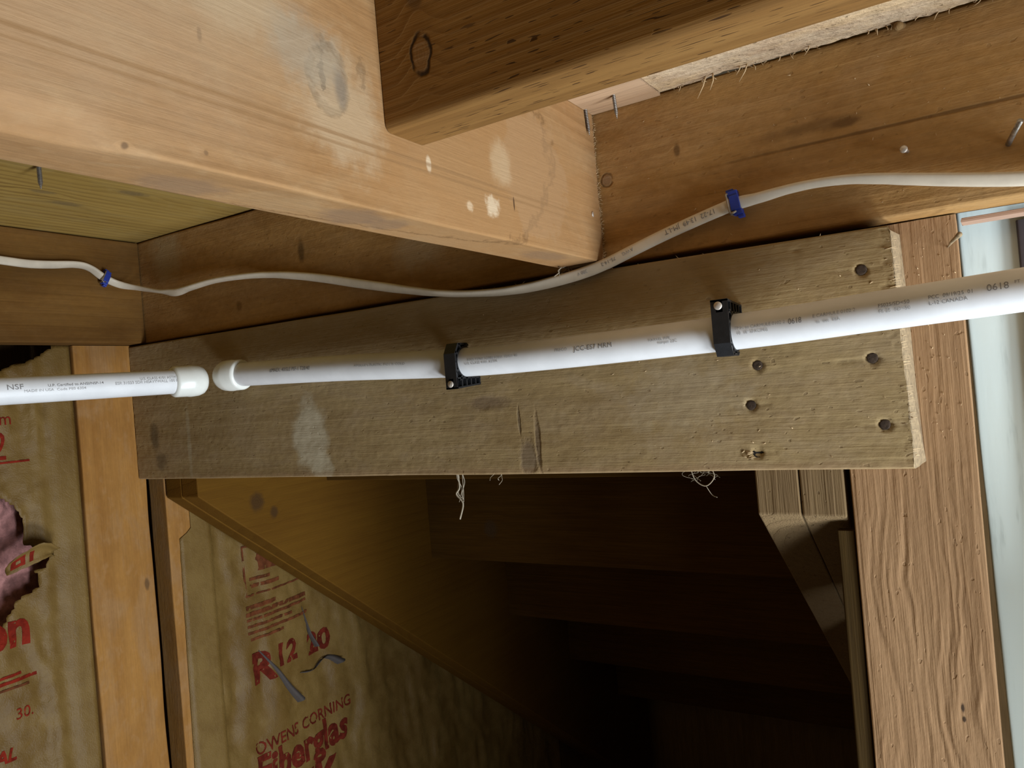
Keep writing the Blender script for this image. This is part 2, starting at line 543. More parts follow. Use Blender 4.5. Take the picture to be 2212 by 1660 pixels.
M['board'] = wood('weathered_brown_board', 'x', (0.332, 0.235, 0.111), (0.257, 0.169, 0.078), (-0.4, 0.75, 0.10), freq=70, ringc=0.22, fiber=0.09,
                  blotch=(0.74, 0.68, 0.60), blot=0.6, bump=0.32, pits=0.3, seed=8.4, bscale=16, film=(0.341, 0.250, 0.149), fs=0.4, mottle=0.45,
                  stains=[dict(p=(-0.672, 0.6285, -0.035), r=(0.027, 0.05, 0.042), c=(0.52, 0.46, 0.33), n=1.0, e=0.25, s=0.75, sc=45),
                          dict(p=(-0.655, 0.6285, -0.07), r=(0.016, 0.05, 0.016), c=(0.50, 0.44, 0.31), n=1.5, e=0.3, s=0.7, sc=70),
                          dict(p=(-0.378, 0.6285, -0.066), r=(0.010, 0.05, 0.018), c=(0.17, 0.12, 0.075), n=1.2, e=0.3, s=0.75, h=-2.0),
                          dict(p=(-0.366, 0.6285, -0.055), r=(0.0028, 0.05, 0.026), c=(0.12, 0.08, 0.05), n=1.5, e=0.4, s=0.7, h=-2.5),
                          dict(p=(-0.385, 0.6285, -0.03), r=(0.0015, 0.05, 0.012), c=(0.14, 0.1, 0.06), n=1.5, e=0.4, s=0.7, h=-2.5),
                          dict(p=(-0.975, 0.6285, -0.025), r=(0.010, 0.05, 0.016), c=(0.12, 0.085, 0.045), n=1.6, e=0.4, s=0.8),
                          dict(p=(-0.965, 0.6285, -0.055), r=(0.014, 0.05, 0.012), c=(0.15, 0.105, 0.055), n=2.0, e=0.4, s=0.8),
                          dict(p=(-0.90, 0.6285, -0.03), r=(0.004, 0.05, 0.05), c=(0.42, 0.36, 0.24), n=1.6, e=0.5, s=0.5),
                          dict(p=(-0.42, 0.6285, -0.01), r=(0.02, 0.05, 0.006), c=(0.18, 0.12, 0.075), n=1.6, e=0.5, s=0.6, h=-1.0),
                          dict(p=(-0.5, 0.6285, -0.082), r=(0.6, 0.05, 0.006), c=(0.30, 0.19, 0.10), n=1.3, e=0.5, s=0.5),
                          dict(p=(-0.22, 0.6285, -0.02), r=(0.05, 0.05, 0.03), c=(0.38, 0.31, 0.21), n=2.5, e=0.5, s=0.3, sc=60),
                          dict(p=(-0.5, 0.6285, 0.085), r=(0.35, 0.05, 0.03), c=(0.27, 0.19, 0.10), n=1.5, e=0.5, s=0.5)])
M['post'] = wood('rough_brown_post_wood', 'z', (0.381, 0.229, 0.116), (0.297, 0.165, 0.077), (-0.06, 0.70, -0.2), freq=130, ringc=0.3, fiber=0.18,
                 blotch=(0.84, 0.80, 0.76), bump=0.45, pits=0.15, seed=2.2, mottle=0.25,
                 stains=[dict(p=(-0.0330, 0.6668, -0.272), r=(0.0012, 0.05, 0.0035), c=(0.03, 0.018, 0.012), n=1.0, e=0.4, s=0.9, sc=150),
                         dict(p=(-0.0327, 0.6668, -0.281), r=(0.0012, 0.05, 0.0022), c=(0.03, 0.018, 0.012), n=1.0, e=0.4, s=0.9, sc=150)])
M['stud'] = wood('honey_stud_wood', 'z', (0.338, 0.163, 0.041), (0.274, 0.121, 0.026), (-1.06, 0.60, 0), freq=80, ringc=0.45, fiber=0.15,
                 blotch=(0.76, 0.72, 0.70), blot=0.8, bump=0.25, seed=4.4, bscale=22, film=(0.310, 0.177, 0.079), fs=0.5, mottle=0.4,
                 knots=[dict(p=(-1.0205, 0.6282, -0.2289), r=(0.03, 0.004, 0.009), c=(0.13, 0.07, 0.03), s=0.85, amp=0.008)])
M['stud_dark'] = wood('dark_stud_wood', 'z', (0.30, 0.19, 0.085), (0.22, 0.13, 0.05), (-0.1, 0.80, 0), freq=110, ringc=0.4, seed=6.6)
M['stud_darker'] = wood('very_dark_stud_wood', 'z', (0.060, 0.034, 0.007), (0.042, 0.022, 0.005), (-0.1, 0.80, 0), freq=110, ringc=0.4, seed=1.6)  # plain, much darker wood tone for the narrow stud
M['plate'] = wood('brown_plate_wood', 'y', (0.162, 0.077, 0.017), (0.124, 0.055, 0.010), (-1.05, 0, 0.05), freq=80, ringc=0.4, fiber=0.18,
                  blotch=(0.74, 0.68, 0.62), blot=0.8, bump=0.25, seed=9.1, bscale=22, film=(0.140, 0.070, 0.020), fs=0.5, mottle=0.4)
M['ceiling'] = wood('greenish_decking_wood', 'y', (0.362, 0.230, 0.059), (0.205, 0.117, 0.030), (-0.6, 0, 0.29), freq=75, ringc=0.95, fiber=0.25, film=(0.313, 0.214, 0.073), fs=0.4,
                    blotch=(0.72, 0.68, 0.60), bump=0.25, seed=7.7,
                    knots=[dict(p=(-0.78, 0.50, 0.248), r=(0.008, 0.02, 0.02), c=(0.18, 0.12, 0.05), s=0.8, amp=0.01),
                           dict(p=(-0.86, 0.47, 0.248), r=(0.008, 0.02, 0.02), c=(0.18, 0.12, 0.05), s=0.7, amp=0.01),
                           dict(p=(-0.83, 0.43, 0.248), r=(0.006, 0.015, 0.02), c=(0.18, 0.12, 0.05), s=0.7, amp=0.01)])
M['rough_plank'] = wood('pale_rough_plank', 'x', (0.58, 0.44, 0.29), (0.42, 0.29, 0.17), (0.1, 0.6, 0.28), freq=100, ringc=0.4, fiber=0.3,
                        blotch=(0.62, 0.50, 0.42), bump=0.9, pits=0.6, seed=2.9, bscale=40, film=(0.58, 0.40, 0.21), fs=0.6, mottle=1.0)
M['packer'] = wood('pink_packer_wood', 'x', (0.52, 0.35, 0.22), (0.42, 0.26, 0.15), (-0.2, 0.6, 0.3), freq=140, ringc=0.4, seed=3.9)
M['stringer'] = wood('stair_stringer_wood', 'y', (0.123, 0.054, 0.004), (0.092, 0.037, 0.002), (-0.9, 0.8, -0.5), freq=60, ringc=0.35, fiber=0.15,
                     blotch=(0.78, 0.7, 0.62), seed=1.9,
                     knots=[dict(p=(-0.945, 0.7662, -0.1362), r=(0.03, 0.014, 0.015), c=(0.06, 0.028, 0.008), s=0.85, amp=0.015),
                            dict(p=(-0.945, 0.7967, -0.1572), r=(0.03, 0.008, 0.010), c=(0.06, 0.028, 0.008), s=0.85, amp=0.01)])
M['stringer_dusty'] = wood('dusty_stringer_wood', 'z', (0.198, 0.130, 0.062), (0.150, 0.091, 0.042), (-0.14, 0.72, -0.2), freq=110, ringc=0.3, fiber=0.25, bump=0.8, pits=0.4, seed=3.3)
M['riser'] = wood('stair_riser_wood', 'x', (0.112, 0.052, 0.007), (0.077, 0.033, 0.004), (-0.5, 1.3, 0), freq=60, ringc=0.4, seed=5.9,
                  knots=[dict(p=(-0.80, 1.168, -0.255), r=(0.016, 0.03, 0.018), c=(0.1, 0.06, 0.03), s=0.8, amp=0.01)])
M['pink_head'] = wood('pinkish_head_wood', 'x', (0.50, 0.33, 0.24), (0.40, 0.25, 0.17), (0.1, 0.75, 0.12), freq=150, ringc=0.4, seed=6.3)
M['sawn_end'] = plain('pale_sawn_end', (0.33, 0.24, 0.135), 0.9, 0, 0.3, 300, 0.5)
M['splinter'] = plain('pale_splinter', (0.60, 0.43, 0.24), 0.8)
M['steel'] = plain('dull_steel', (0.42, 0.38, 0.33), 0.42, 0.85, 0.3, 300, 0.2)
M['rust'] = plain('dark_nail_iron', (0.055, 0.036, 0.024), 0.8, 0.0, 0.4, 500, 0.5, 0.15)
M['galv'] = plain('bright_nail_head', (0.62, 0.55, 0.47), 0.45, 0.5, 0.2, 400, 0.2)
M['screw'] = plain('grey_screw_steel', (0.22, 0.19, 0.16), 0.45, 0.7, 0.2, 300, 0.1)
M['pvc'] = plain('white_plastic', (0.70, 0.70, 0.70), 0.38, 0, 0.05, 35, 0.04, 0.4)
M['cap'] = plain('milky_plastic_cap', (0.74, 0.74, 0.68), 0.32, 0, 0.04, 40, 0.03, 0.5)
M['print'] = plain('grey_print_ink', (0.22, 0.21, 0.205), 0.6)
M['print_faint'] = plain('faint_grey_print', (0.40, 0.39, 0.38), 0.6, 0, 0.3, 500)
M['cable'] = plain('off_white_cable_sheath', (0.66, 0.575, 0.45), 0.42, 0, 0.08, 50, 0.05, 0.4)
M['blue'] = plain('blue_plastic', (0.018, 0.045, 0.33), 0.4, 0, 0.1, 80, 0.05, 0.5)
M['black'] = plain('black_plastic', (0.013, 0.013, 0.014), 0.45, 0, 0.2, 200, 0.15, 0.4)
M['web'] = plain('dusty_cobweb', (0.30, 0.25, 0.18), 0.95)
M['fibreglass'] = plain('pink_fibreglass', (0.33, 0.155, 0.14), 1.0, 0, 0.35, 90, 1.0, 0.05)
M['red_ink'] = plain('red_print', (0.17, 0.014, 0.006), 0.8, 0, 0.35, 90, 0.1, 0.08)
M['red_dim'] = plain('dull_red_print', (0.105, 0.014, 0.007), 0.85, 0, 0.4, 70, 0.1, 0.06)
M['red_faint'] = plain('worn_red_print', (0.115, 0.034, 0.012), 0.8, 0, 0.4, 90, 0.1, 0.08)
M['concrete'] = plain('grey_concrete', (0.22, 0.2, 0.18), 0.9, 0, 0.2, 8, 0.3)


def paper_mat():
    g = NG('kraft_paper')
    P = g.pos()
    n = g.noise(P, 12, 5, 0.65)
    c = g.mix(g.rng(n, 0.3, 0.7), (0.118, 0.064, 0.014), (0.175, 0.106, 0.030))
    s = g.noise(g.v('MULTIPLY', P, (1, 1, 0.25)), 40, 4, 0.7)
    c = g.mix(g.m('MULTIPLY', g.rng(s, 0.55, 0.75), 0.35), c, (0.085, 0.045, 0.012))
    h = g.m('MULTIPLY_ADD', g.noise(P, 60, 4, 0.6, 1.0), 2.0, g.noise(P, 600, 2))
    g.bump(h, 0.22, 0.003)
    return g.done(c, 0.52, 0, 0.22)


M['paper'] = paper_mat()


def white_board_mat():
    g = NG('white_painted_wood')
    P = g.pos()
    n = g.noise(g.v('MULTIPLY', P, (1, 1, 0.12)), 90, 4, 0.6)
    c = g.mix(g.rng(n, 0.56, 0.72), (0.80, 0.93, 0.91), (0.62, 0.73, 0.71))
    g.bump(n, 0.2, 0.001)
    return g.done(c, 0.5, 0, 0.3)


M['white_paint'] = white_board_mat()

# ================================================================== setting
HT = -0.0042                                            # the header is a little out of level


def hslope(v):
    return Vector((v.x, v.y, v.z + HT * (v.x + 0.285)))


ce = empty('ceiling', (0, 0, 0.2475), 'underside of the greenish plank floor above', 'ceiling', kind='structure')
xs = [-1.30, -1.02, -0.735, -0.455, -0.165, 0.12, 0.40, 0.68, 0.96]
for k in range(len(xs) - 1):
    z = 0.2515 if k < 3 else 0.249
    beam('plank', (xs[k] + 0.0012, -0.9, z), (xs[k + 1] - 0.0012, 0.6365 if k >= 2 else 0.70, z + 0.02), 'y', M['ceiling'], ce, n=24, m=6, r=0.001, seed=k * 3.7)
beam('plank', (-1.30, 0.703, 0.2525), (0.96, 2.3, 0.2725), 'x', M['ceiling'], ce, n=10, m=2)
beam('floor', (-1.6, -1.2, -1.45), (1.6, 2.4, -1.40), 'x', M['concrete'], kind='structure', label='bare grey concrete floor', cat='floor')
beam('wall_left', (-1.17, -0.9, -1.40), (-1.13, 2.3, 0.25), 'y', M['stud_dark'], kind='structure', label='dark sheathing behind the insulated stud wall', cat='wall')
beam('wall_back', (-1.13, 2.22, -1.40), (0.96, 2.26, 0.25), 'x', M['stud_dark'], kind='structure', label='dark far wall behind the stairs', cat='wall')
beam('wall_right', (-0.090, 0.80, -1.40), (-0.060, 2.2, 0.25), 'y', M['stud_dark'], kind='structure', label='dark wall panel beside the stairs', cat='wall')

# ------------------------------------------------------------------ header beam
hb = beam('header_beam', (-1.028, 0.638, 0.1063), (0.95, 0.676, 0.2475), 'x', M['header'], n=160, m=(2, 2, 24, 2), r=0.0022, wob=0.0008, seed=2.3, warp=hslope,
          label='long orange-brown header beam that the white cable is stapled to', cat='beam')

# ------------------------------------------------------------------ left plate
lp = beam('wall_plate', (-1.0300, -0.9, 0.1090), (-0.992, 0.6365, 0.2505), 'y', M['plate'], n=70, m=8, r=0.002, wob=0.0008, seed=5.1,
          label='brown top beam of the left wall, meeting the header in the corner', cat='beam')

# ------------------------------------------------------------------ joist


def jwarp(v):
    # natural wane: the lower right edge is missing towards the near end
    k = min(1.0, max(0.0, (0.186 - v.y) / 0.02))
    if k > 0:
        a, b = 0.0125 * k, 0.0060 * k
        d = (v.x + 0.2849) / b + (0.1085 - v.z) / a + 1
        if d > 0 and v.z < 0.125 and v.x > -0.30:
            v.x -= b * d / 2
            v.z += a * d / 2
    return v


jo = beam('floor_joist', (-0.3249, -0.9, 0.1085), (-0.2849, 0.6365, 0.2485), 'y', M['joist'], n=220, m=(22, 4, 4, 12), r=0.0016, wob=0.0006, seed=1.7, warp=jwarp, rough_end=0.0012,
          label='pale floor joist running from the camera to the header beam', cat='joist')
fr = []
for k in range(150):
    z = 0.1085 + 0.137 * rnd.random()
    p = Vector((-0.2851 + rnd.uniform(-0.001, 0.0004), 0.6355, z))
    q = p + Vector((rnd.uniform(0.0006, 0.0038), rnd.uniform(-0.0006, 0.0016), rnd.uniform(-0.002, 0.0025)))
    fr.append(([p, (p + q) / 2 + Vector((0.0003, 0, rnd.uniform(-.0006, .0006))), q], rnd.uniform(0.00015, 0.00042)))
V, F = slivers(fr)
tag(mk('saw_fuzz', V, F, M['splinter'], jo), kind='stuff')

# ------------------------------------------------------------------ dark blocking
bl = beam('blocking', (-0.2846, 0.3435, 0.1565), (0.95, 0.3810, 0.2485), 'x', M['blocking'], n=140, m=(2, 3, 6, 6), r=0.0045, rj=0.1, wob=0.0003, seed=4.9,
          label='dark reddish blocking fixed square against the pale joist', cat='board')

# ------------------------------------------------------------------ ceiling strip pieces beside the header
pk = beam('packing_piece', (-0.2845, 0.560, 0.2440), (-0.2195, 0.6375, 0.2488), 'x', M['packer'], n=14, m=3, r=0.0006, seed=3,
          label='short pinkish packing piece tucked between joist and header', cat='wood strip')


def rp(v):
    if v.z < 0.249:
        v.y += 0.0 if v.y < 0.62 else 0.0018 * noise.noise(Vector((v.x * 60, 1, 2))) + 0.0022 * noise.noise(Vector((v.x * 170, 5, 2)))
        v.z += 0.0016 * noise.noise(Vector((v.x * 40, v.y * 90, 1)))
    return v


pl = beam('rough_plank', (-0.2180, 0.390, 0.2455), (0.95, 0.6335, 0.2488), 'x', M['rough_plank'], n=320, m=(2, 2, 2, 20), r=0.0009, wob=0.0012, seed=6, warp=lambda v: rp(hslope(v)),
          label='pale rough-sawn plank showing between the blocking and the header', cat='plank')
fr = []
for k in range(46):
    x = -0.21 + 0.30 * rnd.random()
    p = Vector((x, 0.632, 0.2455 + HT * (x + .285)))
    ln = rnd.uniform(0.002, 0.007)
    q = p + Vector((rnd.uniform(-1, 1) * ln * .8, rnd.uniform(-.003, .001), -ln * rnd.uniform(.2, 1)))
    fr.append(([p, (p + q) / 2 + Vector((rnd.uniform(-.001, .001), -.001, rnd.uniform(-.001, .001))), q], rnd.uniform(.0002, .0006)))
for (x, dx, dz) in ((-0.176, -0.009, -0.016), (-0.170, -0.004, -0.012), (-0.142, -0.008, -0.012), (-0.148, -.004, -.006), (-0.095, -.004, -.006)):
    p = Vector((x, 0.628, 0.2458))
    q = p + Vector((dx, 0.002, dz))
    fr.append(([p, (p + q) / 2 + Vector((.002, -.002, 0)), q], 0.0008))
V, F = slivers(fr)
tag(mk('splinters', V, F, M['splinter'], pl), kind='stuff')

# ------------------------------------------------------------------ weathered cross board
NAILS = [(-0.0724, 0.0682), (-0.0701, 0.0010), (-0.1549, 0.0030), (-0.1628, -0.0289), (-0.0656, -0.0495), (-0.1613, -0.0680)]
DENTS = [(-0.0905, 0.0005, 0.009, 0.0011), (-0.0790, -0.0375, 0.008, 0.0011), (-0.118, 0.091, 0.006, 0.001)]


def bdisp(v, n):
    if n[1] > -0.5:
        return 0
    d = 0.00035 * noise.noise(Vector((v[0] * 30, 3, v[2] * 60))) + 0.00018 * noise.noise(Vector((v[0] * 120, 7, v[2] * 200)))
    for (x, z) in NAILS:
        q = math.hypot(v[0] - x, v[2] - z)
        if q < 0.0054:
            d -= 0.0013 * min(1, (0.0054 - q) / 0.0009)
        # crack along the grain at each nail
        if abs(v[2] - z) < 0.0007 and abs(v[0] - x) < 0.016:
            d -= 0.0006
    for (x, z, a, b) in DENTS:
        q = math.hypot((v[0] - x) / a, (v[2] - z) / b)
        if q < 1:
            d -= 0.0012 * (1 - q)
    # splintered saw end
    e = -0.0455 - v[0]
    if e < 0.022:
        s = noise.noise(Vector((v[2] * 420, 2, e * 30)))
        if s > 0.05 and e < 0.022 * (0.35 + 0.65 * abs(noise.noise(Vector((v[2] * 160, 8, 0))))):
            d -= 0.0013 * s
    return d


def bwarp(v):
    t = (v.x + 1.0195) / 0.974
    zt = 0.1062 + (0.0988 - 0.1062) * t
    zb = -0.0811 + (-0.0825 + 0.0811) * t
    f = (v.z + 0.0825) / 0.1825
    if v.x > -0.058:
        v.x -= 0.0042 * (1 - (v.y - 0.6285) / 0.0377) * (v.x + 0.058) / 0.0125
    v.z = zb + (zt - zb) * f
    if v.x > -0.08:
        v.x += 0.0035 * (0.5 - f) * (1 - (-0.0455 - v.x) / 0.0345)
        if v.x > -0.052 and f > 0.93:
            v.z -= (f - 0.93) * 0.05
    return v


bd = beam('cross_board', (-1.0195, 0.6285, -0.0825), (-0.0455, 0.6662, 0.1000), 'x', M['board'], n=640, m=(2, 2, 96, 2), r=0.0016, wob=0.0007, seed=3.7, disp=bdisp, warp=bwarp, rough_end=0.0012, end_mat='sawn_end',
          label='wide weathered brown board nailed across under the header', cat='board')
for k, (x, z) in enumerate(NAILS):
    if k == 5:
        continue
    V, F = lathe((x, 0.6296, z), (0, -1, 0), [(-0.02, 0.0018), (-0.0012, 0.0018), (-0.0010, 0.0040), (0.0003, 0.0040), (0.0006, 0.0032), (0.00045, 0.0015), (0.0006, 0.0004)], 14)
    mk('nail', [Vector(v) + Vector((0.0003 * noise.noise(Vector(v) * 900), 0, 0.0003 * noise.noise(Vector(v) * 700))) for v in V], F, M['rust'], bd)
# sunken nail hole with torn chips
V, F = lathe((-0.1605, 0.6302, -0.0680), (0, -1, 0), [(-0.004, 0.0046), (0.0, 0.0046), (0.0002, 0.0042), (-0.0003, 0.002)], 12)
mk('nail', V, F, plain('hole_iron', (0.012, 0.009, 0.007), 0.9), bd)
fr = []
for k in range(10):
    p = Vector((-0.168 - 0.006 * rnd.random(), 0.6288, -0.0680 + rnd.uniform(-.004, .002)))
    fr.append(([p, p + Vector((rnd.uniform(.002, .006), -0.0008, rnd.uniform(-.002, .002)))], rnd.uniform(.0003, .0008)))
for k in range(70):                                     # fibres hanging on the sawn right end
    z = -0.075 + 0.165 * rnd.random()
    p = Vector((-0.0462 + 0.0035 * (0.5 - (z + .0825) / .18), 0.6287, z))
    fr.append(([p - Vector((rnd.uniform(.002, .009), 0, rnd.uniform(-.0008, .0008))), p + Vector((rnd.uniform(0, .0015), rnd.uniform(0, .004), rnd.uniform(-.001, .001)))], rnd.uniform(.0002, .0005)))
for k in range(60):                                     # chips on the face
    x, z = rnd.uniform(-0.45, -0.06), rnd.uniform(-0.078, 0.09)
    p = Vector((x, 0.6286, z))
    fr.append(([p, p + Vector((rnd.uniform(-.003, .003), -0.0006, rnd.uniform(-.0015, .0015)))], rnd.uniform(.0002, .0005)))
for k in range(16):                                     # torn fibres along the top edge
    x = rnd.uniform(-0.45, -0.06)
    p = Vector((x, 0.6292, 0.0985 + (0.0075) * (-(x + .0455)) / .974))
    fr.append(([p, p + Vector((rnd.uniform(-.004, .004), -0.0006, rnd.uniform(.0005, .0035)))], rnd.uniform(.0002, .0005)))
V, F = slivers(fr)
tag(mk('splinters', V, F, M['splinter'], bd), kind='stuff')

# ------------------------------------------------------------------ right post with raised grain


def pdisp(v, n):
    if n[1] > -0.5:
        return 0
    x, z = v[0], v[2]
    wv = 0.010 * noise.noise(Vector((x * 18, z * 11, 4))) + 0.0035 * noise.noise(Vector((x * 40, z * 34, 9)))
    s = noise.noise(Vector(((x + wv) * 170, 2.2, z * 6)))
    s2 = noise.noise(Vector(((x + wv) * 330, 5.2, z * 9)))
    amp = 0.45 + 0.55 * max(0, noise.noise(Vector((x * 16 + 3, 1, z * 7))) + 0.35)
    if z > -0.085:
        amp *= 0.45
    s3 = noise.noise(Vector(((x + wv * 0.6) * 620, 8.2, z * 16)))
    amp *= max(0.0, min(1, (x + 0.0985) / 0.004 - 0.4, (-0.009 - x) / 0.004 - 0.4))
    return amp * (0.0008 * (1 - abs(s) * 1.8) + 0.00045 * s2 + 0.0002 * s3)


po = beam('wall_post', (-0.0985, 0.6668, -1.40), (-0.0090, 0.7060, 0.1040), 'z', M['post'], n=560, m=(4, 2, 4, 84), r=0.0012, wob=0.0006, seed=7.3, disp=pdisp,
          label='rough brown post on the right, board nailed over its top', cat='post')
V, F = tube([(-0.0160, 0.668, 0.080), (-0.0125, 0.650, 0.0815), (-0.0070, 0.634, 0.084)], 0.0005, 8, taper=0.0020)
mk('splinter', V, F, M['sawn_end'], po)
fr = []
for k in range(40):
    p = Vector((rnd.uniform(-.040, -.012), 0.6664, rnd.uniform(-.06, .10)))
    fr.append(([p, p + Vector((rnd.uniform(-.001, .001), -0.0008, rnd.uniform(-.002, .002)))], rnd.uniform(.0002, .0005)))
V, F = slivers(fr)
tag(mk('dust_flecks', V, F, M['splinter'], po), kind='stuff')
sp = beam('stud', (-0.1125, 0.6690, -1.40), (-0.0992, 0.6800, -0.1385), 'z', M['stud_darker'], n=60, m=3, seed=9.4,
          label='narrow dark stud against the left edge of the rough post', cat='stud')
# a bright thin strip along the post and the white-painted jamb
V, F = beam_geo((-0.0065, 0.7150, -1.40), (0.40, 0.7400, 0.1150), 'z', n=50, m=6, r=0.002, wob=0.0008, seed=2.8,
                warp=lambda v: Vector((v.x + (0.0 if v.x > .2 else -0.012 * (v.z + .14)), v.y, v.z)))
wb = tag(mk('painted_board', V, F, M['white_paint']), 'white-painted jamb board catching daylight right of the post', 'board')
beam('head_board', (-0.0055, 0.6690, 0.0972), (0.95, 0.6900, 0.1005), 'x', M['pink_head'], n=60, m=3, r=0.0007, seed=8.1, rough_end=0.001,
     label='thin pinkish head board above the white jamb, under the header', cat='board')

beam('trim_1', (0.0300, 0.7085, -1.40), (0.0900, 0.7145, 0.0980), 'z', plain('dark_purple_brown_paint', (0.06, 0.045, 0.045), 0.7), n=40, m=3, r=0.0012, seed=4.1, kind='structure', label='dark trim strip on the white jamb at the right edge', cat='trim')
beam('jamb_shade_board', (0.20, 0.5850, -1.40), (0.225, 0.7145, -0.21), 'z', M['white_paint'], n=30, m=3, r=0.0012, seed=4.6, kind='structure', label='low white board added out of view to shade the lower jamb', cat='trim')  # added out of view, blocks the low lamps from the lower white jamb

# ------------------------------------------------------------------ left stud wall
beam('stud', (-1.0600, 0.5510, -1.40), (-1.0205, 0.6405, 0.1080), 'z', M['stud'], n=90, m=8, r=0.002, wob=0.0012, seed=1.1,
     label='honey-coloured stud at the left end of the weathered board', cat='stud')
s2 = beam('stud', (-1.0600, 0.6670, -1.40), (-1.0215, 0.7050, 0.1080), 'z', M['stud'], n=60, m=3, r=0.0015, seed=6.1,
          label='second stud, past the dark gap, with its edge under kraft paper', cat='stud')


# ------------------------------------------------------------------ insulation batts
def wr(y, z, k):
    """wrinkled paper relief"""
    a = noise.noise(Vector((y * 10, z * 5, k)))
    b = noise.noise(Vector((y * 26 + 2 * a, z * 9, k + 3)))
    c = abs(noise.noise(Vector((y * 34 + z * 6, z * 16, k + 7))))
    d = abs(noise.noise(Vector((y * 60 - z * 30, z * 55, k + 5))))
    e = abs(noise.noise(Vector((y * 17 + 1.5 * z + k, z * 2.6, k + 11))))
    f = abs(noise.noise(Vector((y * 44 + z * 20, z * 13 - y * 9, k + 15))))
    return 0.009 * a + 0.005 * b - 0.006 * c + 0.003 * (0.3 - d) + 0.010 * max(0, 0.22 - e) - 0.008 * max(0, 0.16 - f)


def paper_x(y, z, k, y0, y1, base):
    e = min(1, max(0, (y - y0) / 0.03)) * min(1, max(0, (y1 - y) / 0.03))
    return base + e * (wr(y, z, k) - 0.004) + (1 - e) * 0.0006 * noise.noise(Vector((y * 60, z * 20, k)))


def inside(poly, y, z):
    c = False
    n = len(poly)
    for i in range(n):
        (a, b), (p, q) = poly[i], poly[(i + 1) % n]
        if (b > z) != (q > z) and y < (p - a) * (z - b) / (q - b) + a:
            c = not c
    return c


def snap(poly, y, z):
    best = None
    for i in range(len(poly)):
        (a, b), (c, d) = poly[i], poly[(i + 1) % len(poly)]
        L2 = (c - a) ** 2 + (d - b) ** 2
        t = max(0, min(1, ((y - a) * (c - a) + (z - b) * (d - b)) / L2))
        p = (a + (c - a) * t, b + (d - b) * t)
        q = (p[0] - y) ** 2 + (p[1] - z) ** 2
        if best is None or q < best[0]:
            best = (q, p)
    return best[1]


def paper(name, y0, y1, z0, z1, fn, parent, step, holes=(), edge=None, zfine=None):
    ny, nz = int((y1 - y0) / step), int((z1 - z0) / step)
    V, F, idx = [], [], {}
    for a in range(ny + 1):
        for b in range(nz + 1):
            y, z = y0 + (y1 - y0) * a / ny, z0 + (z1 - z0) * b / nz
            idx[(a, b)] = len(V)
            yy = y
            if edge and a == 0:
                yy = edge(z)
            elif edge:
                yy = max(y, edge(z) + 0.0002 * a)
            V.append((fn(yy, z), yy, z))
    for a in range(ny):
        for b in range(nz):
            q = (idx[(a, b)], idx[(a + 1, b)], idx[(a + 1, b + 1)], idx[(a, b + 1)])
            cyy = sum(V[i][1] for i in q) / 4
            czz = sum(V[i][2] for i in q) / 4
            if any(inside(h, cyy, czz) for h in holes):
                continue
            F.append(q)
    if holes:
        for i in set(k for f in F for k in f):
            for h in holes:
                if inside(h, V[i][1], V[i][2]):
                    p = snap(h, V[i][1], V[i][2])
                    V[i] = (fn(*p), p[0], p[1])
    o = mk(name, V, F, M['paper'], parent)
    md = o.modifiers.new('thickness', 'SOLIDIFY')
    md.thickness = 0.0006
    md.offset = -1
    return o


def wall_text(body, size, y, z, fn, parent, mat, shear=0.0, rot=0.0, sub=2, bold=0.0, sx=1.0):
    V, F = text_geo(body, size, sub, shear, 1.0, bold)
    out = []
    c, s = math.cos(rot), math.sin(rot)
    for (a, b) in V:
        a *= sx
        yy, zz = y + a * c - b * s, z + a * s + b * c
        out.append((fn(yy, zz) + 0.0012, yy, zz))
    return mk('printed_lettering', out, F, mat, parent, False)


def wall_bar(y0, y1, z0, z1, fn, parent, mat, skew=0.0, name='printed_mark'):
    V, F = [], []
    n = max(2, int((y1 - y0) / 0.006))
    for k in range(n + 1):
        y = y0 + (y1 - y0) * k / n
        for z in (z0, z1):
            zz = z + skew * (y - y0)
            V.append((fn(y, zz) + 0.0012, y, zz))
    for k in range(n):
        F.append((2 * k, 2 * k + 2, 2 * k + 3, 2 * k + 1))
    return mk(name, V, F, mat, parent, False)


HOLE = [(0.40, -0.055), (0.4506, -0.0733), (0.4699, -0.0948), (0.4798, -0.1196), (0.4760, -0.1400), (0.4950, -0.1500), (0.5082, -0.1600),
        (0.4990, -0.1720), (0.4881, -0.1765), (0.4893, -0.1960), (0.4616, -0.2067), (0.4469, -0.2305), (0.4385, -0.2418), (0.40, -0.265)]
b1 = empty('insulation_batt', (-1.05, 0.2, -1.40), 'kraft-faced insulation at far left, torn open over pink fibreglass', 'insulation', 'kraft-faced wall insulation')
f1 = lambda y, z: paper_x(y, z, 1.0, -0.20, 0.528, -1.027) + (0.0045 * max(0, 1 - abs(y - 0.500) / 0.012) if y < 0.53 else 0)
HOLE2 = [(0.38, 0.1086), (0.527, 0.1086), (0.522, 0.103), (0.508, 0.094), (0.495, 0.088), (0.482, 0.085), (0.47, 0.079), (0.45, 0.076), (0.38, 0.074)]
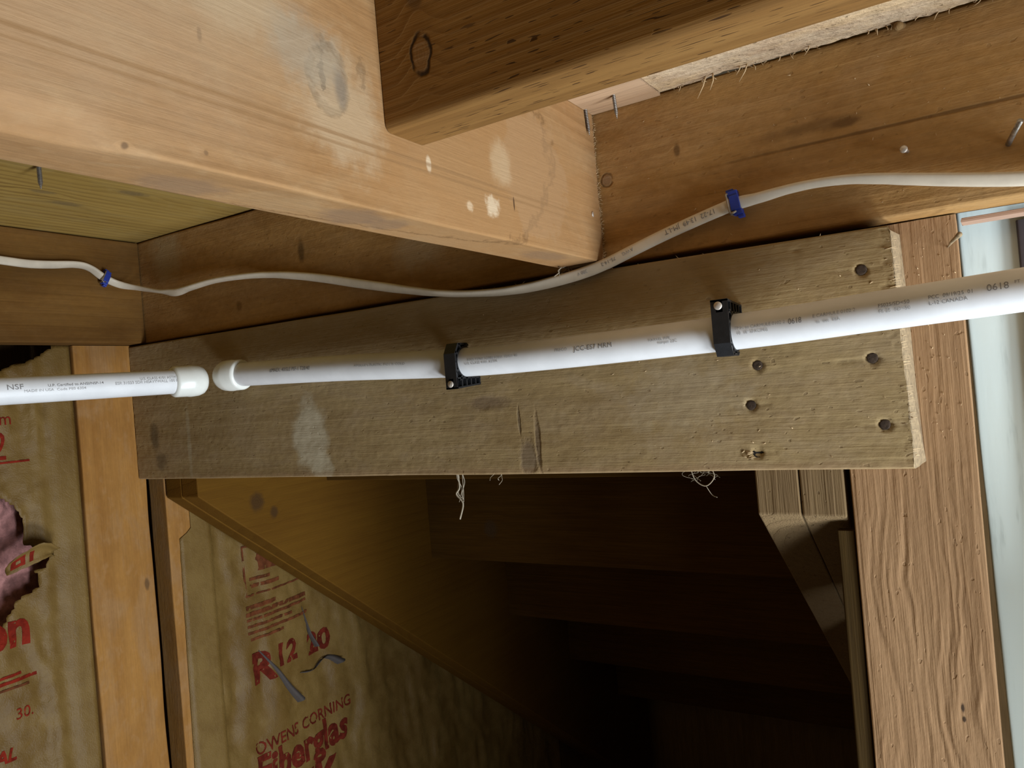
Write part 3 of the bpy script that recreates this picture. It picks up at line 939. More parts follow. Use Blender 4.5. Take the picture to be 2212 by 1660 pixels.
# ragged torn outline
HR = []
for i_ in range(len(HOLE)):
    (a_, b_), (c_, d_) = HOLE[i_], HOLE[(i_ + 1) % len(HOLE)]
    for t_ in range(6):
        HR.append((a_ + (c_ - a_) * t_ / 6 + 0.0022 * noise.noise(Vector((i_ * 1.7 + t_ * .37, 2, 0))), b_ + (d_ - b_) * t_ / 6 + 0.0022 * noise.noise(Vector((i_ * 1.3 + t_ * .41, 7, 0)))))
paper('paper_facing', -0.20, 0.5495, -1.40, 0.1085, f1, b1, 0.0045, [HR, HOLE2])
V, F = [], []
ny, nz = 60, 70
for a in range(ny + 1):
    for b in range(nz + 1):
        y, z = 0.36 + 0.17 * a / ny, -0.29 + 0.26 * b / nz
        d = 0.010 * noise.noise(Vector((y * 22, z * 22, 3))) + 0.004 * noise.noise(Vector((y * 80, z * 80, 4))) + 0.0016 * noise.noise(Vector((y * 300, z * 300, 4)))
        lump = math.exp(-(((y - 0.437) / 0.034) ** 2 + ((z + 0.100) / 0.034) ** 2))
        d += 0.030 * lump
        V.append((-1.058 + d, y, z))
for a in range(ny):
    for b in range(nz):
        i = a * (nz + 1) + b
        F.append((i, i + nz + 1, i + nz + 2, i + 1))
mk('fibreglass', V, F, M['fibreglass'], b1)
# curled flap of torn paper
V, F = [], []
for a in range(13):
    for b in range(7):
        u, v_ = a / 12, b / 6
        y = 0.452 + 0.056 * u
        wdt = 0.026 * (0.45 + 0.55 * math.sin(math.pi * min(1, u * 0.9 + 0.15))) * (1 + 0.2 * noise.noise(Vector((u * 6, 3, 0))))
        z = -0.1640 + 0.017 * math.sin(u * 2.2) + wdt * (v_ - 0.5) - 0.006 * u
        x = -1.026 + 0.010 * math.sin(u * 3.0) + 0.010 * (v_ - 0.3) ** 2 * 4 + 0.003 * noise.noise(Vector((u * 5, v_ * 4, 1)))
        V.append((x, y, z))
for a in range(12):
    for b in range(6):
        i = a * 7 + b
        F.append((i, i + 7, i + 8, i + 1))
fl = mk('torn_flap', V, F, M['paper'], b1)
fl.modifiers.new('thickness', 'SOLIDIFY').thickness = 0.0006
V2 = [(x + 0.0011, y, z) for (x, y, z) in V]
F2 = [f for k, f in enumerate(F) if (k // 6) in (1, 2, 3, 5) and 1 <= k % 6 <= 3 and not (k // 6 == 2 and k % 6 == 2)]
mk('printed_mark', V2, F2, M['red_ink'], fl)
wall_text('on', 0.062, 0.4195, -0.2590, f1, b1, M['red_ink'], 0.0, -0.02, 2, 0.0022, 0.86)
wall_text('0/2', 0.050, 0.416, -0.0330, f1, b1, M['red_ink'], 0.1, 0.0, 2, 0.0, 0.8)
wall_text('mm', 0.022, 0.444, 0.0100, f1, b1, M['red_ink'], 0.0, 0.0, 2, 0.0, 0.9)
wall_bar(0.40, 0.492, -0.0380, -0.0355, f1, b1, M['red_ink'])
wall_bar(0.40, 0.480, -0.3035, -0.2995, f1, b1, M['red_ink'])
wall_bar(0.42, 0.462, -0.2960, -0.2925, f1, b1, M['red_ink'])
wall_bar(0.40, 0.470, -0.3110, -0.3080, f1, b1, M['red_faint'])
wall_text('30.', 0.020, 0.4520, -0.3500, f1, b1, M['red_ink'], 0, 0, 2, 0.0, 0.9)
wall_text('s', 0.020, 0.4280, -0.3660, f1, b1, M['red_ink'], 0, 0, 2, 0.0006, 0.9)
wall_text('AL', 0.021, 0.4270, -0.3960, f1, b1, M['red_ink'], 0.25, 0, 2, 0.0008, 0.95)

b2 = empty('insulation_batt', (-1.05, 1.1, -1.40), 'kraft-faced insulation with red lettering, seen under the stair stringer', 'insulation', 'kraft-faced wall insulation')
f2 = lambda y, z: min(-1.0205, paper_x(y, z, 4.0, 0.705, 1.75, -1.0240 - 0.007 * min(1, max(0, (y - 0.72) / 0.04))))


def pedge(z):
    if z > -0.168:
        return 0.7035
    if z > -0.176:
        return 0.7035 - (-0.168 - z) / 0.008 * 0.0195
    return 0.684 - 0.02 * min(1, (-0.176 - z) / 0.35) * 0.3 + 0.0006 * noise.noise(Vector((z * 60, 0, 0)))


def f2b(y, z):
    return f2(y, z) if y > 0.74 else max(f2(y, z), -1.0205)


paper('paper_facing', 0.684, 1.75, -1.40, 0.1085, f2b, b2, 0.0065, edge=pedge)
# lettering of the facing
wall_text('OWENS CORNING', 0.0275, 0.797, -0.5520, f2b, b2, M['red_dim'], 0.0, 0.0, 2, 0.0003, 0.92)
wall_text('Fiberglas', 0.070, 0.795, -0.6040, f2b, b2, M['red_dim'], 0.0, 0.0, 2, 0.0025, 0.84)
wall_text('PINK', 0.075, 0.800, -0.6750, f2b, b2, M['red_dim'], 0.0, 0.0, 2, 0.003, 1.0)
wall_text('R', 0.066, 0.802, -0.4380, f2b, b2, M['red_dim'], 0, 0, 2, 0.003)
wall_text('12', 0.050, 0.848, -0.4260, f2b, b2, M['red_dim'], 0, 0, 2, 0.002)
wall_text('20', 0.050, 0.925, -0.4320, f2b, b2, M['red_dim'], 0, 0, 2, 0.002)
wall_bar(0.800, 0.925, -0.2180, -0.2150, f2b, b2, M['red_faint'])
wall_bar(0.800, 0.925, -0.2980, -0.2950, f2b, b2, M['red_faint'])
wall_bar(0.800, 0.803, -0.2960, -0.2160, f2b, b2, M['red_faint'])
wall_bar(0.812, 0.870, -0.2860, -0.2800, f2b, b2, M['red_faint'])
wall_bar(0.812, 0.850, -0.2740, -0.2690, f2b, b2, M['red_faint'])
wall_bar(0.825, 0.900, -0.2600, -0.2300, f2b, b2, M['red_faint'])
for k, (a, b) in enumerate(((0.798, 0.86), (0.797, 0.93), (0.799, 0.93), (0.800, 0.89), (0.800, 0.93), (0.803, 0.87))):
    z = -0.312 - 0.0105 * k
    wall_bar(a, b, z - (0.0065 if k < 2 else 0.0045), z, f2b, b2, M['red_faint'])
# curled slits in the facing
for (pp, wd) in (([(0.817, -0.388), (0.843, -0.428), (0.868, -0.468), (0.890, -0.500)], 0.013),
                 ([(0.915, -0.345), (0.922, -0.372), (0.930, -0.398), (0.945, -0.425)], 0.006),
                 ([(0.900, -0.455), (0.930, -0.462), (0.960, -0.450), (0.990, -0.470)], 0.016)):
    V, F = [], []
    cp = catmull([(f2b(y, z) + 0.0015, y, z) for y, z in pp], 6)
    nn = len(cp)
    for k, p in enumerate(cp):
        t = k / (nn - 1)
        ww = wd * (0.12 + 0.88 * t)
        for q in range(5):
            u = q / 4
            V.append((p.x + 0.009 * math.sin(u * 2.6) * t, p.y + ww * (u - 0.2), p.z + ww * 0.3 * u))
    for k in range(nn - 1):
        for q in range(4):
            i = k * 5 + q
            F.append((i, i + 5, i + 6, i + 1))
    mk('torn_flap', V, F, plain('dark_paper_back', (0.05, 0.038, 0.032), 0.8), b2)

# ------------------------------------------------------------------ stairs behind the wall
stt = empty('staircase', (-0.55, 1.3, -1.40), 'dark wooden stairs descending behind the board, seen from underneath', 'stairs')
SL = 0.77


def stringer(x0, x1, mat, front=None, zf=-0.1130):
    prof = [(0.6672, zf), (0.6672, 0.085), (1.06, 0.085)]
    y = 0.78
    k = 0
    prof.append((2.15, 0.085 - SL * (2.15 - 1.06)))
    prof.append((2.15, zf - SL * (2.15 - 0.6672)))
    # subdivide lower edge
    low = [(2.15 + (0.6672 - 2.15) * t / 40, zf - SL * (2.15 - 0.6672) * (1 - t / 40)) for t in range(1, 40)]
    prof += low
    V, F = [], []
    n = len(prof)
    for x, s in ((x0, -1), (x1, 1)):
        for (a, b) in prof:
            V.append((x + 0.0004 * noise.noise(Vector((a * 9, b * 9, x * 50))), a, b + 0.0008 * noise.noise(Vector((a * 20, x * 30, 1)))))
    F.append(tuple(range(n)))
    F.append(tuple(range(n, 2 * n))[::-1])
    for k in range(n):
        F.append((k, (k + 1) % n, n + (k + 1) % n, n + k))
    o = mk('stringer', V, F, mat, stt, False)
    bv = o.modifiers.new('edge', 'BEVEL')
    bv.width = 0.0015
    bv.segments = 2
    bv.limit_method = 'ANGLE'
    return o


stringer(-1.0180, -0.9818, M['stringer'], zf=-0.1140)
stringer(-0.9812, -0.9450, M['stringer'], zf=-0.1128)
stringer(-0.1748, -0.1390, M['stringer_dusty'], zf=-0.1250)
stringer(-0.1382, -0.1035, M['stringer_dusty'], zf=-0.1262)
for k in range(5):
    y, zb = 0.912 + 0.26 * k, -0.125 - 0.19 * k
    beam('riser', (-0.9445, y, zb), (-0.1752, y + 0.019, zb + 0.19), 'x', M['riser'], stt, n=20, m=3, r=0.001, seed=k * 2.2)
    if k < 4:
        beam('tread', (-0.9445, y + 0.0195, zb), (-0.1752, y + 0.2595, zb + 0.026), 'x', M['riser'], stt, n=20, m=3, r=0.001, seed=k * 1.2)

# ------------------------------------------------------------------ pipes
PR = 0.01415


def put_text(frames, body, size, s0, phi, mat, parent, upside=False, stretch=1.0, R=PR, name='printed_lettering'):
    """print text round a swept pipe: s0 = distance along the path, phi = angle from ref (+ = up)"""
    V, F = text_geo(body, size)
    S = [0]
    for k in range(1, len(frames)):
        S.append(S[-1] + (frames[k][0] - frames[k - 1][0]).length)
    out = []
    for (a, b) in V:
        a *= stretch
        if upside:
            a, b = -a, -b
        s = min(max(s0 + a, 0), S[-1] - 1e-6)
        k = next(i for i in range(1, len(S)) if S[i] >= s) - 1
        t = (s - S[k]) / (S[k + 1] - S[k])
        p = frames[k][0].lerp(frames[k + 1][0], t)
        N, B = frames[k][2], frames[k][3]
        an = phi + b / R
        out.append(p + (N * math.cos(an) + B * math.sin(an)) * (R + 0.00025))
    return mk(name, out, F, mat, parent, False)


# run along the header wall (slightly bowed)
pp = [(-0.785, 0.606, 0.0468), (-0.7246, 0.606, 0.0450), (-0.5901, 0.606, 0.0395), (-0.4354, 0.606, 0.0312), (-0.3268, 0.606, 0.0296), (-0.2053, 0.606, 0.0304),
      (-0.1709, 0.6055, 0.0308), (-0.1246, 0.602, 0.0316), (-0.0693, 0.594, 0.0334), (-0.0186, 0.587, 0.0348), (0.0258, 0.584, 0.0362), (0.072, 0.581, 0.0378), (0.13, 0.5765, 0.040), (0.22, 0.569, 0.0435), (0.36, 0.557, 0.049), (0.62, 0.54, 0.06)]
path = catmull(pp, 8)
pr = empty('plastic_pipe', (-0.785, 0.606, 0.03), 'long white plastic pipe held to the weathered board by black clips', 'pipe', 'white plastic pipes')
V, F, fr_r = sweep(path, lambda k, n: circ(PR, 40))
mk('pipe', V, F, M['pvc'], pr)
ax = (Vector(pp[0]) - Vector(pp[1])).normalized()
CAPP = [(-0.0295, PR + 0.0002), (-0.0290, 0.0168), (-0.0265, 0.0184), (-0.0120, 0.0186), (-0.0105, 0.0191), (-0.0060, 0.0190), (0.0010, 0.0184), (0.0062, 0.0165), (0.0092, 0.0135), (0.0108, 0.0095), (0.0114, 0.005), (0.0115, 0.0)]
V, F = lathe(Vector(pp[0]) - ax * 0.002, ax, CAPP, 40)
mk('end_cap', V, F, M['cap'], pr)
# frames: N = ref direction (towards the room), B = N x T
SG = 1 if fr_r[10][3].z > 0 else -1


def rt(body, size, x, deg, mat, stretch=1.0):
    # distance along the path at which its x passes the given x
    s = 0
    for k in range(1, len(fr_r)):
        if fr_r[k][0].x >= x:
            s += (fr_r[k][0] - fr_r[k - 1][0]).length * (x - fr_r[k - 1][0].x) / (fr_r[k][0].x - fr_r[k - 1][0].x)
            break
        s += (fr_r[k][0] - fr_r[k - 1][0]).length
    put_text(fr_r, body, size, s, math.radians(deg), mat, pr, stretch=stretch)


rt('0618', 0.0064, 0.0065, 6, M['print'], 0.95)
rt('FT', 0.0030, 0.0215, 16, M['print'])
rt('PCC  09/19/25  01', 0.0036, -0.0255, 8, M['print'], 0.92)
rt('L-12 CANADA', 0.0036, -0.0255, -8, M['print'], 0.95)
rt('FS025/SD<50', 0.0036, -0.0560, 6, M['print'])
rt('FS 25  SD<50', 0.0036, -0.0560, -10, M['print_faint'])
rt('E CARMULE 0102 2', 0.0036, -0.1000, 6, M['print_faint'])
rt('to  use  ESA', 0.0034, -0.0980, -12, M['print_faint'])
rt('0618', 0.0060, -0.1180, -2, M['print'], 0.85)
rt('TMH to CARMULE 0102 2', 0.0036, -0.1600, 3, M['print_faint'])
rt('10  18" SPACING', 0.0034, -0.1585, -13, M['print_faint'])
rt('HARVEL PIPE', 0.0034, -0.2320, 0, M['print_faint'])
rt('temper 23C', 0.0034, -0.2240, -12, M['print_faint'])
rt('JCC-ES7 MRM', 0.0062, -0.3010, -2, M['print'], 1.0)
rt('FRECO', 0.0040, -0.3200, 4, M['print_faint'])
rt('ANSI F1960 F2080 F2855 F2023 40', 0.0034, -0.4150, 2, M['print_faint'], 1.15)
rt('U.S. CLASS 4101 ASTM', 0.0032, -0.4180, -12, M['print_faint'], 1.2)
rt('AMSULE 6 PLASTIC HOT & COLD', 0.0036, -0.560, 2, M['print_faint'], 1.3)
rt('#MAEX: 40/SLE PSF-1 T2B/40', 0.0062, -0.690, 0, M['print'], 0.85)

# run along the left wall, ends facing the other pipe
e0, e1 = Vector((-0.8075, 0.585, 0.0436)), Vector((-0.8459, 0.3812, 0.0424))
dl = (e1 - e0).normalized()
path = [e0 + dl * (0.02 * k) for k in range(0, 56)]
pq = empty('plastic_pipe', tuple(e0 - Vector((0, 0, PR))), 'white plastic pipe coming in from the left edge, capped beside the other', 'pipe', 'white plastic pipes')
V, F, fr_l = sweep(path, lambda k, n: circ(PR, 40), ref=(1, 0, 0))
mk('pipe', V, F, M['pvc'], pq)
V, F = lathe(e0 + dl * 0.004, -dl, CAPP, 40)
mk('end_cap', V, F, M['cap'], pq)


def lt(body, size, s, deg, mat, stretch=1.0):
    V, F = text_geo(body, size)
    out = []
    for (a, b) in V:
        d = s - a * stretch
        p = e0 + dl * d
        N, B = fr_l[3][2], fr_l[3][3]
        an = math.radians(deg) + b / PR
        up = B if B.z > 0 else -B
        out.append(p + (N * math.cos(an) + up * math.sin(an)) * (PR + 0.0003))
    mk('printed_lettering', out, F, mat, pq, False)


lt('NSF', 0.0075, 0.205, 2, M['print'], 1.2)
lt('U.P. Certified to ANSI/NSF-14', 0.0038, 0.168, 6, M['print'], 1.15)
lt('MADE IN USA  Code PE0 6304', 0.0036, 0.190, -12, M['print_faint'], 1.25)
lt('ESR 31033 SDR HEAVYWALL 100 PSI', 0.0044, 0.102, -2, M['print_faint'], 1.05)
lt('U.S. CLASS 4101 ASTM', 0.0042, 0.075, 14, M['print_faint'], 1.0)


# ------------------------------------------------------------------ clips
def clip(cx, cy, cz, flip, label):
    """J-shaped nail clip; flip = +1 with the nail boss below, -1 above"""
    e = empty('pipe_clip', (cx, cy, cz), label, 'clip', 'black pipe clips')
    W = 0.0066          # half width along the pipe
    yb = 0.6283 - cy    # back (board) relative to the pipe axis
    ri, ro = PR + 0.0002, PR + 0.0030

    def P(x, y, z):
        return (cx + x, cy + y, cz + flip * z)

    def slab(x0, x1, poly):
        n = len(poly)
        V = [P(x0, a, b) for a, b in poly] + [P(x1, a, b) for a, b in poly]
        F = [tuple(range(n)), tuple(range(n, 2 * n))[::-1]] + [(k, (k + 1) % n, n + (k + 1) % n, n + k) for k in range(n)]
        return V, F

    def arc(r, a0, a1, n=14):
        return [(-r * math.cos(math.radians(a0 + (a1 - a0) * k / n)), r * math.sin(math.radians(a0 + (a1 - a0) * k / n))) for k in range(n + 1)]
    yf = -(PR + 0.0040)
    # outer skin of the hook: front plate, chamfer, lip (angles: 0 = front, 90 = away from the boss)
    outer = [(yf, -0.0255), (yf, 0.0085), (yf + 0.0062, 0.0185), (0.0035, 0.0188), (0.0060, 0.0170)]
    innr = [(0.0060, 0.0155), (0.0030, 0.0166), (yf + 0.0074, 0.0166), (yf + 0.0020, 0.0078), (yf + 0.0020, -0.0255)]
    parts = [slab(-W, W, outer + innr)]
    a_in, a_out = arc(ri, -92, 118), arc(ri + 0.0013, -92, 118)
    n = len(a_in)
    for k in range(n - 1):
        parts.append(slab(-W, W, [a_in[k], a_in[k + 1], a_out[k + 1], a_out[k]]))
    # web between the skins and ribs
    web_o = [(yf + 0.001, -0.0175), (yf + 0.001, 0.0083), (yf + 0.0066, 0.0180), (0.003, 0.0180)]
    for k in range(n - 1):
        a, b = a_out[k], a_out[k + 1]
        am = math.atan2((a[1] + b[1]) / 2, -(a[0] + b[0]) / 2)
        if -1.5 < am < 1.9:
            def far(p):
                an = math.atan2(p[1], -p[0])
                c, s = -math.cos(an), math.sin(an)
                r = 0.03
                if c < 0:
                    r = min(r, (yf + 0.001) / c)
                if s > 0:
                    r = min(r, 0.0180 / s)
                    # chamfer
                    den = c * (-0.0100) + s * 0.0062
                    num = -(yf) * 0.0100 + 0.0085 * 0.0062
                    if den > 0:
                        r = min(r, num / den)
                else:
                    if s < 0:
                        r = min(r, -0.0178 / s)
                return (c * r, s * r)
            parts.append(slab(-W * 0.45, W * 0.45, [a, b, far(b), far(a)]))
            if k % 2 == 0:
                fa, fb = far(a), far(b)
                mid = lambda p, q, t: (p[0] + (q[0] - p[0]) * t, p[1] + (q[1] - p[1]) * t)
                parts.append(slab(-W, W, [a, mid(a, b, 0.45), mid(fa, fb, 0.45), fa]))
    # nail boss running back to the board
    parts.append(slab(-W * 0.4, W * 0.4, [(yf, -0.0158), (yf, -0.0250), (yb, -0.0225), (yb, -0.0158)]))
    parts.append(slab(-W, W, [(yf, -0.0242), (yf, -0.0258), (yb, -0.0228), (yb, -0.0212)]))
    parts.append(slab(-W, W, [(yf + .001, -0.0148), (yf + .001, -0.0162), (yb, -0.0162), (yb, -0.0148)]))
    for k in range(6):
        y = yf + 0.0008 + (yb - yf - 0.0025) * k / 5
        parts.append(slab(-W, W, [(y, -0.0155), (y + 0.0016, -0.0155), (y + 0.0016, -0.0236 + 0.0004 * k), (y, -0.0240 + 0.0004 * k)]))
    V, F = join(parts)
    mk('hook', V, F, M['black'], e, False)
    V, F = lathe(P(-0.0006, yf - 0.0001, -0.0208), (0, -1, 0), [(-0.02, 0.0013), (0, 0.0013), (0.0001, 0.0032), (0.0008, 0.0033), (0.0013, 0.0028), (0.0014, 0.0)], 20)
    o = mk('nail', V, F, M['galv'], e)
    o['label'] = 'bright round nail head'
    return e


clip(-0.4325, 0.6060, 0.0312, 1, 'black pipe clip nearer the capped end, nail at its bottom')
clip(-0.1700, 0.6055, 0.0308, -1, 'black pipe clip nearer the rough post, nail at its top')

# ------------------------------------------------------------------ cable
cp = [(-0.9850, 0.24, 0.222), (-0.9850, 0.38, 0.2105), (-0.9850, 0.4552, 0.2066), (-0.9850, 0.4862, 0.2052), (-0.9850, 0.5136, 0.2067), (-0.9850, 0.5455, 0.2098), (-0.9850, 0.5633, 0.2066),
      (-0.9840, 0.5800, 0.1955), (-0.9800, 0.5985, 0.1870), (-0.9640, 0.6140, 0.1812), (-0.9300, 0.6215, 0.1725), (-0.8970, 0.6230, 0.1662), (-0.8660, 0.6240, 0.1680),
      (-0.8200, 0.6255, 0.1704), (-0.7680, 0.6265, 0.1681), (-0.7224, 0.6300, 0.1636), (-0.6753, 0.6300, 0.1553), (-0.6308, 0.6300, 0.1454), (-0.5888, 0.6290, 0.1346), (-0.5410, 0.6270, 0.1226), (-0.4960, 0.6240, 0.1117),
      (-0.4600, 0.6220, 0.1040), (-0.4250, 0.6210, 0.0987), (-0.3860, 0.6200, 0.0952), (-0.3540, 0.6200, 0.0950), (-0.3240, 0.6200, 0.0970), (-0.3000, 0.6210, 0.1000), (-0.2770, 0.6230, 0.1050), (-0.2510, 0.6265, 0.1135), (-0.2255, 0.6290, 0.1214),
      (-0.1967, 0.6305, 0.1290), (-0.1726, 0.6305, 0.1345), (-0.1621, 0.6305, 0.1366), (-0.1423, 0.6300, 0.1376), (-0.1205, 0.6295, 0.1394), (-0.0997, 0.6290, 0.1396), (-0.0766, 0.6290, 0.1377),
      (-0.0546, 0.6290, 0.1336), (-0.0365, 0.6290, 0.1293), (-0.0104, 0.6290, 0.1232), (0.0117, 0.6290, 0.1183), (0.0335, 0.6290, 0.1142), (0.06, 0.629, 0.1110), (0.09, 0.629, 0.1100), (0.14, 0.629, 0.1125), (0.25, 0.629, 0.122), (0.5, 0.629, 0.128)]
#        twist (0 = flat to the wall, 90 = on edge)
tw = [0, 0, 5, 15, 30, 50, 60, 40, 50, 80, 85, 25, 70, 75, 70, 60, 40, 25, 15, 25, 50, 65, 70, 60, 45, 30, 15, 5, 0, 0, 0, 5, 15, 55, 70, 75, 70, 60, 50, 40, 35, 30, 30, 30, 30, 30, 30]
NS = 8
cpts = catmull(cp, NS)
tws = []
for k in range(len(cpts)):
    t = k / NS
    i = min(int(t), len(tw) - 2)
    f = t - i
    f = f * f * (3 - 2 * f)
    tws.append(math.radians(tw[i] + (tw[i + 1] - tw[i]) * f))
CA, CB = 0.0052, 0.0026


def csect(k, n):
    c, s = math.cos(tws[k]), math.sin(tws[k])
    out = []
    for q in range(20):
        an = 2 * math.pi * q / 20
        u = CA * math.copysign(abs(math.cos(an)) ** 0.75, math.cos(an))
        v = CB * math.copysign(abs(math.sin(an)) ** 0.85, math.sin(an))
        out.append((u * c - v * s, u * s + v * c))
    return out


def cref(p):
    return Vector((0, -1, 0))


V, F, frames = [], [], []
n = len(cpts)
for k in range(n):
    T = (cpts[min(k + 1, n - 1)] - cpts[max(k - 1, 0)]).normalized()
    p = cpts[k]
    # facing direction turns from the left wall to the header wall through the corner
    f = min(1, max(0, (p.x + 0.985) / 0.07)) if p.y > 0.56 else 0
    rv = Vector((1, 0, 0)).lerp(Vector((0, -1, 0)), f)
    N = (rv - T * rv.dot(T)).normalized()
    B = N.cross(T)
    frames.append((p, T, N, B))
    for (u, v) in csect(k, n):
        V.append(p + B * u + N * v)
for k in range(n - 1):
    for q in range(20):
        F.append((k * 20 + q, k * 20 + (q + 1) % 20, (k + 1) * 20 + (q + 1) % 20, (k + 1) * 20 + q))
F.append(tuple(range(20)))
F.append(tuple((n - 1) * 20 + q for q in range(20)))
cb = tag(mk('electrical_cable', V, F, M['cable']), 'flat off-white electrical cable sagging along the header beam', 'cable')
S = [0]
for k in range(1, n):
    S.append(S[-1] + (cpts[k] - cpts[k - 1]).length)


def cable_text(body, size, x, mat, stretch=1.0, off=0.0):
    k0 = next(k for k in range(n) if cpts[k].x >= x and cpts[k].y > 0.6)
    s0 = S[k0]
    V, F = text_geo(body, size)
    out = []
    for (a, b) in V:
        a, b = -a * stretch, -(b - size * 0.35) + off          # printed upside down
        s = s0 + a
        k = next(i for i in range(1, n) if S[i] >= s) - 1
        t = (s - S[k]) / (S[k + 1] - S[k])
        p = cpts[k].lerp(cpts[k + 1], t)
        N, B = frames[k][2], frames[k][3]
        c, sn = math.cos(tws[k]), math.sin(tws[k])
        bs = b if B.z > 0 else -b
        uu = bs
        vv = CB * max(0.1, 1 - abs(uu / CA) ** 2.2) ** 0.6 + 0.00035
        out.append(p + B * (uu * c - vv * sn) + N * (uu * sn + vv * c))
    mk('printed_lettering', out, F, mat, cb, False)


cable_text('17-22  13:49  JM-LT', 0.0062, -0.180, M['print'], 0.92, 0.0006)
cable_text('AWG', 0.0045, -0.2535, M['print_faint'], 1.0, 0.0004)
cable_text('75-14-2', 0.0045, -0.268, M['print'], 1.0, 0.0004)
cable_text('300 V', 0.0042, -0.297, M['print_faint'], 1.0, 0.0004)


def staple(c, T, N, label, s=1.0):
    """blue plastic saddle held by a wire staple; T along the cable, N off the wood"""
    T, N = Vector(T).normalized(), Vector(N).normalized()
    B = N.cross(T)
    c = Vector(c)
    e = empty('cable_staple', tuple(c), label, 'cable staple', 'blue cable staples')

    def blk(t0, t1, b0, b1, n0, n1, skew=0.0):
        V = [c + T * (t + skew * b) * s + B * b * s + N * q * s for t in (t0, t1) for b in (b0, b1) for q in (n0, n1)]
        return V, box_geo((0, 0, 0), (1, 1, 1))[1]
    V, F = join([blk(-0.0030, 0.0048, -0.0062, 0.0062, 0.0030, 0.0056),          # bridge over the cable
                 blk(-0.0020, 0.0052, -0.0100, -0.0056, -0.0030, 0.0048),        # feet
                 blk(-0.0044, 0.0042, 0.0056, 0.0102, -0.0030, 0.0048),
                 blk(0.0008, 0.0056, -0.0125, -0.0095, -0.0030, 0.0030),
                 blk(-0.0048, 0.0012, 0.0098, 0.0122, -0.0030, 0.0030)])
    o = mk('saddle', V, F, M['blue'], e, False)
    bv = o.modifiers.new('edge', 'BEVEL')
    bv.width = 0.0004
    bv.segments = 2
    pts = [(-0.0022, -0.0086, -0.004), (-0.0034, -0.0086, 0.0045), (-0.0040, -0.0075, 0.0062), (-0.0042, -0.004, 0.0064), (-0.0042, 0.004, 0.0064), (-0.0044, 0.0074, 0.0062), (-0.0036, 0.0086, 0.0045), (-0.003, 0.0086, -0.004)]
    pts = [(a, b, q) for (a, b, q) in pts]
    V, F = tube(catmull([c + T * a * s + B * b * s + N * q * s for a, b, q in pts], 4), 0.0009 * s, 8, ref=tuple(T + N * 0.1))
    mk('wire_staple', V, F, M['steel'], e)
    # bent wire tail across the foot
    V, F = tube([c + T * a * s + B * b * s + N * q * s for a, b, q in ((-0.0040, -0.0080, 0.0062), (-0.0022, -0.0084, 0.0062), (0.0012, -0.0074, 0.0058))], 0.0009 * s, 8, ref=tuple(N))
    mk('wire_staple', V, F, M['steel'], e)
    return e


staple((-0.1621, 0.6312, 0.1368), (0.98, 0, 0.12), (0, -1, 0), 'blue cable staple on the header beam, right half of the picture')
staple((-0.9846, 0.5815, 0.1952), (0.1, 0.9, -0.45), (1, 0, 0), 'blue cable staple on the left wall beam', 0.92)


# ------------------------------------------------------------------ screws and loose nails
def screw(p, d, L, r, parent, name='screw', mat='screw'):
    D = Vector(d).normalized()
    prof = []
    n = int(L / 0.0007)
    for k in range(n + 1):
        t = k / n
        rr = r * (1 if t < 0.75 else 1 - (t - 0.75) / 0.25 * 0.85)
        prof.append((L * t, rr * (1.0 if k % 2 else 0.62)))
    V, F = lathe(p, D, prof, 10)
    return mk(name, V, F, M[mat], parent, False)


screw((-0.2500, 0.6070, 0.2450), (0.05, 0.05, -1), 0.0210, 0.0018, pk)
screw((-0.2833, 0.6205, 0.2448), (0.03, 0.10, -1), 0.0235, 0.0017, jo)
screw((-0.7460, 0.3850, 0.2525), (0, 0.02, -1), 0.0240, 0.0024, ce)
# toe-nailed screw head on the joist face
V, F = lathe((-0.2856, 0.6199, 0.1504), (1, 0.25, 0), [(-0.003, 0.001), (0, 0.0016), (0.0008, 0.0026), (0.0014, 0.0022), (0.0010, 0.0)], 12)
mk('nail', V, F, M['galv'], jo)
# long nail at the right edge of the header
V, F = tube([(0.0265, 0.6395, 0.1415), (0.0285, 0.628, 0.1435), (0.0330, 0.606, 0.1480)], 0.0019, 10)
mk('nail', V, F, M['steel'], hb)
V, F = tube([(-0.0350, 0.640, 0.1515), (-0.0368, 0.626, 0.1505)], 0.0014, 8)
V2, F2 = lathe((-0.0367, 0.6265, 0.1505), (-0.1, -1, -0.05), [(0, 0.0014), (0.0002, 0.0026), (0.0016, 0.0028), (0.0024, 0.0018), (0.0025, 0.0)], 12)
V, F = join([(V, F), (V2, F2)])
mk('nail', V, F, M['galv'], hb)
V, F = lathe((-0.0330, 0.632, 0.2420), (-0.3, -1, -0.3), [(-0.01, 0.002), (0, 0.0030), (0.003, 0.0034), (0.005, 0.0026), (0.0056, 0.0)], 12)
mk('knob', V, F, M['stud_dark'], hb)
fr = []
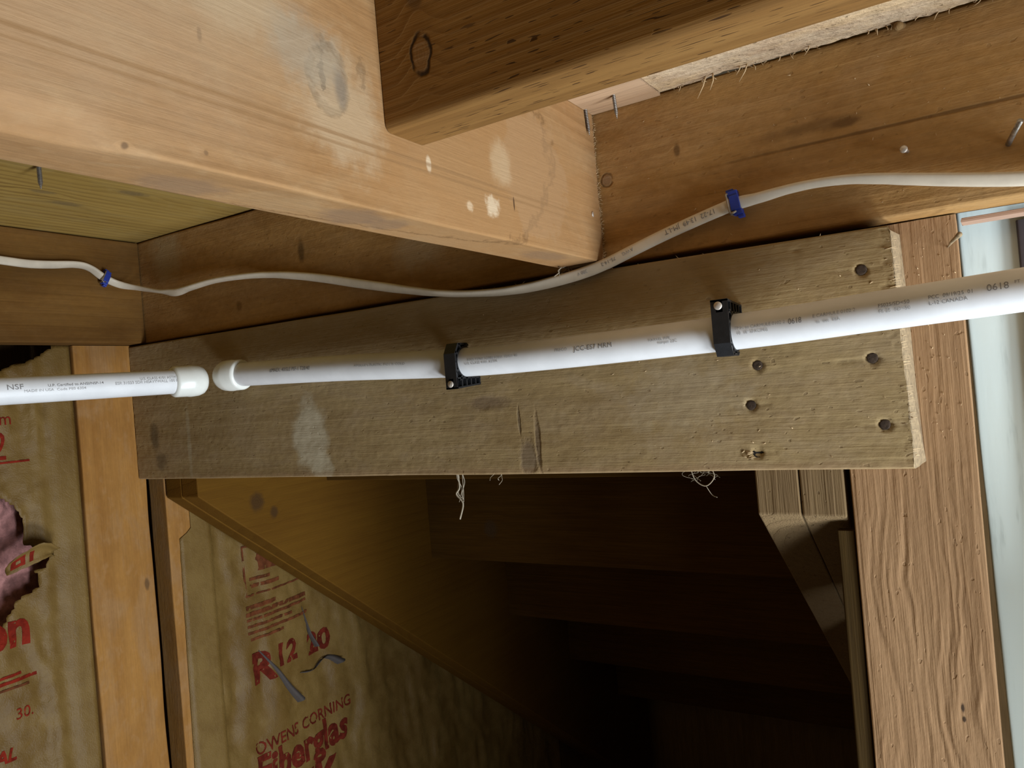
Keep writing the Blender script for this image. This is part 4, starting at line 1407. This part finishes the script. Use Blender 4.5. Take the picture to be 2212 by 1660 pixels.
for k in range(60):
    x, z = rnd.uniform(-0.27, 0.03), rnd.uniform(0.112, 0.236)
    p = Vector((x, 0.6384, z))
    ln = rnd.uniform(.0008, .0035)
    fr.append(([p, p + Vector((rnd.uniform(-1, 1) * ln, -0.0012, rnd.uniform(-1, 1) * ln))], rnd.uniform(.0002, .0006)))
V, F = slivers(fr)
tag(mk('dust_flecks', V, F, M['splinter'], hb), kind='stuff')


# ------------------------------------------------------------------ cobwebs
def web(name, segs, label, parent=None):
    V, F = join([tube(catmull(p, 5), r, 5) for p, r in segs])
    return tag(mk(name, V, F, M['web']), label, 'cobweb', 'cobwebs under the board')


def tangle(x, z, wdt, hgt, n, r=(0.0002, 0.0006), y=0.640):
    out = []
    for k in range(n):
        a = Vector((x + rnd.uniform(-.5, .5) * wdt, y + rnd.uniform(0, .02), z))
        pts = [a]
        for q in range(4):
            a = a + Vector((rnd.uniform(-.5, .5) * wdt * .6, rnd.uniform(-.006, .006), -hgt / 4 * rnd.uniform(.4, 1.3)))
            pts.append(a)
        out.append((pts, rnd.uniform(*r)))
    return out


web('cobweb', tangle(-0.215, -0.0815, 0.024, 0.012, 9, (.00007, .00022)) + [([(-0.226, .65, -.0815), (-0.222, .65, -.093), (-0.213, .65, -.098), (-0.205, .65, -.0905), (-0.207, .65, -.082)], .0005),
                                                                        ([(-0.213, .65, -.098), (-0.209, .652, -.106), (-0.204, .65, -.108)], .0003)],
    'tangled grey cobweb hanging under the board near the rough post')
web('cobweb', tangle(-0.49, -0.083, 0.007, 0.034, 4, (.0002, .0006), .66) + [([(-0.492, .665, -.083), (-0.490, .665, -.100), (-0.495, .665, -.108), (-0.488, .666, -.118), (-0.493, .665, -.135)], .0010)],
    'dusty hanging cobweb strand below the middle of the board')
web('cobweb', tangle(-0.424, -0.080, 0.008, 0.013, 3, (.0002, .0005), .634), 'short dusty cobweb tuft on the lower board edge')
web('cobweb', tangle(-0.32, 0.108, 0.014, 0.010, 6, (.0002, .0006), .612), 'small cobweb between the joist end and the cable')
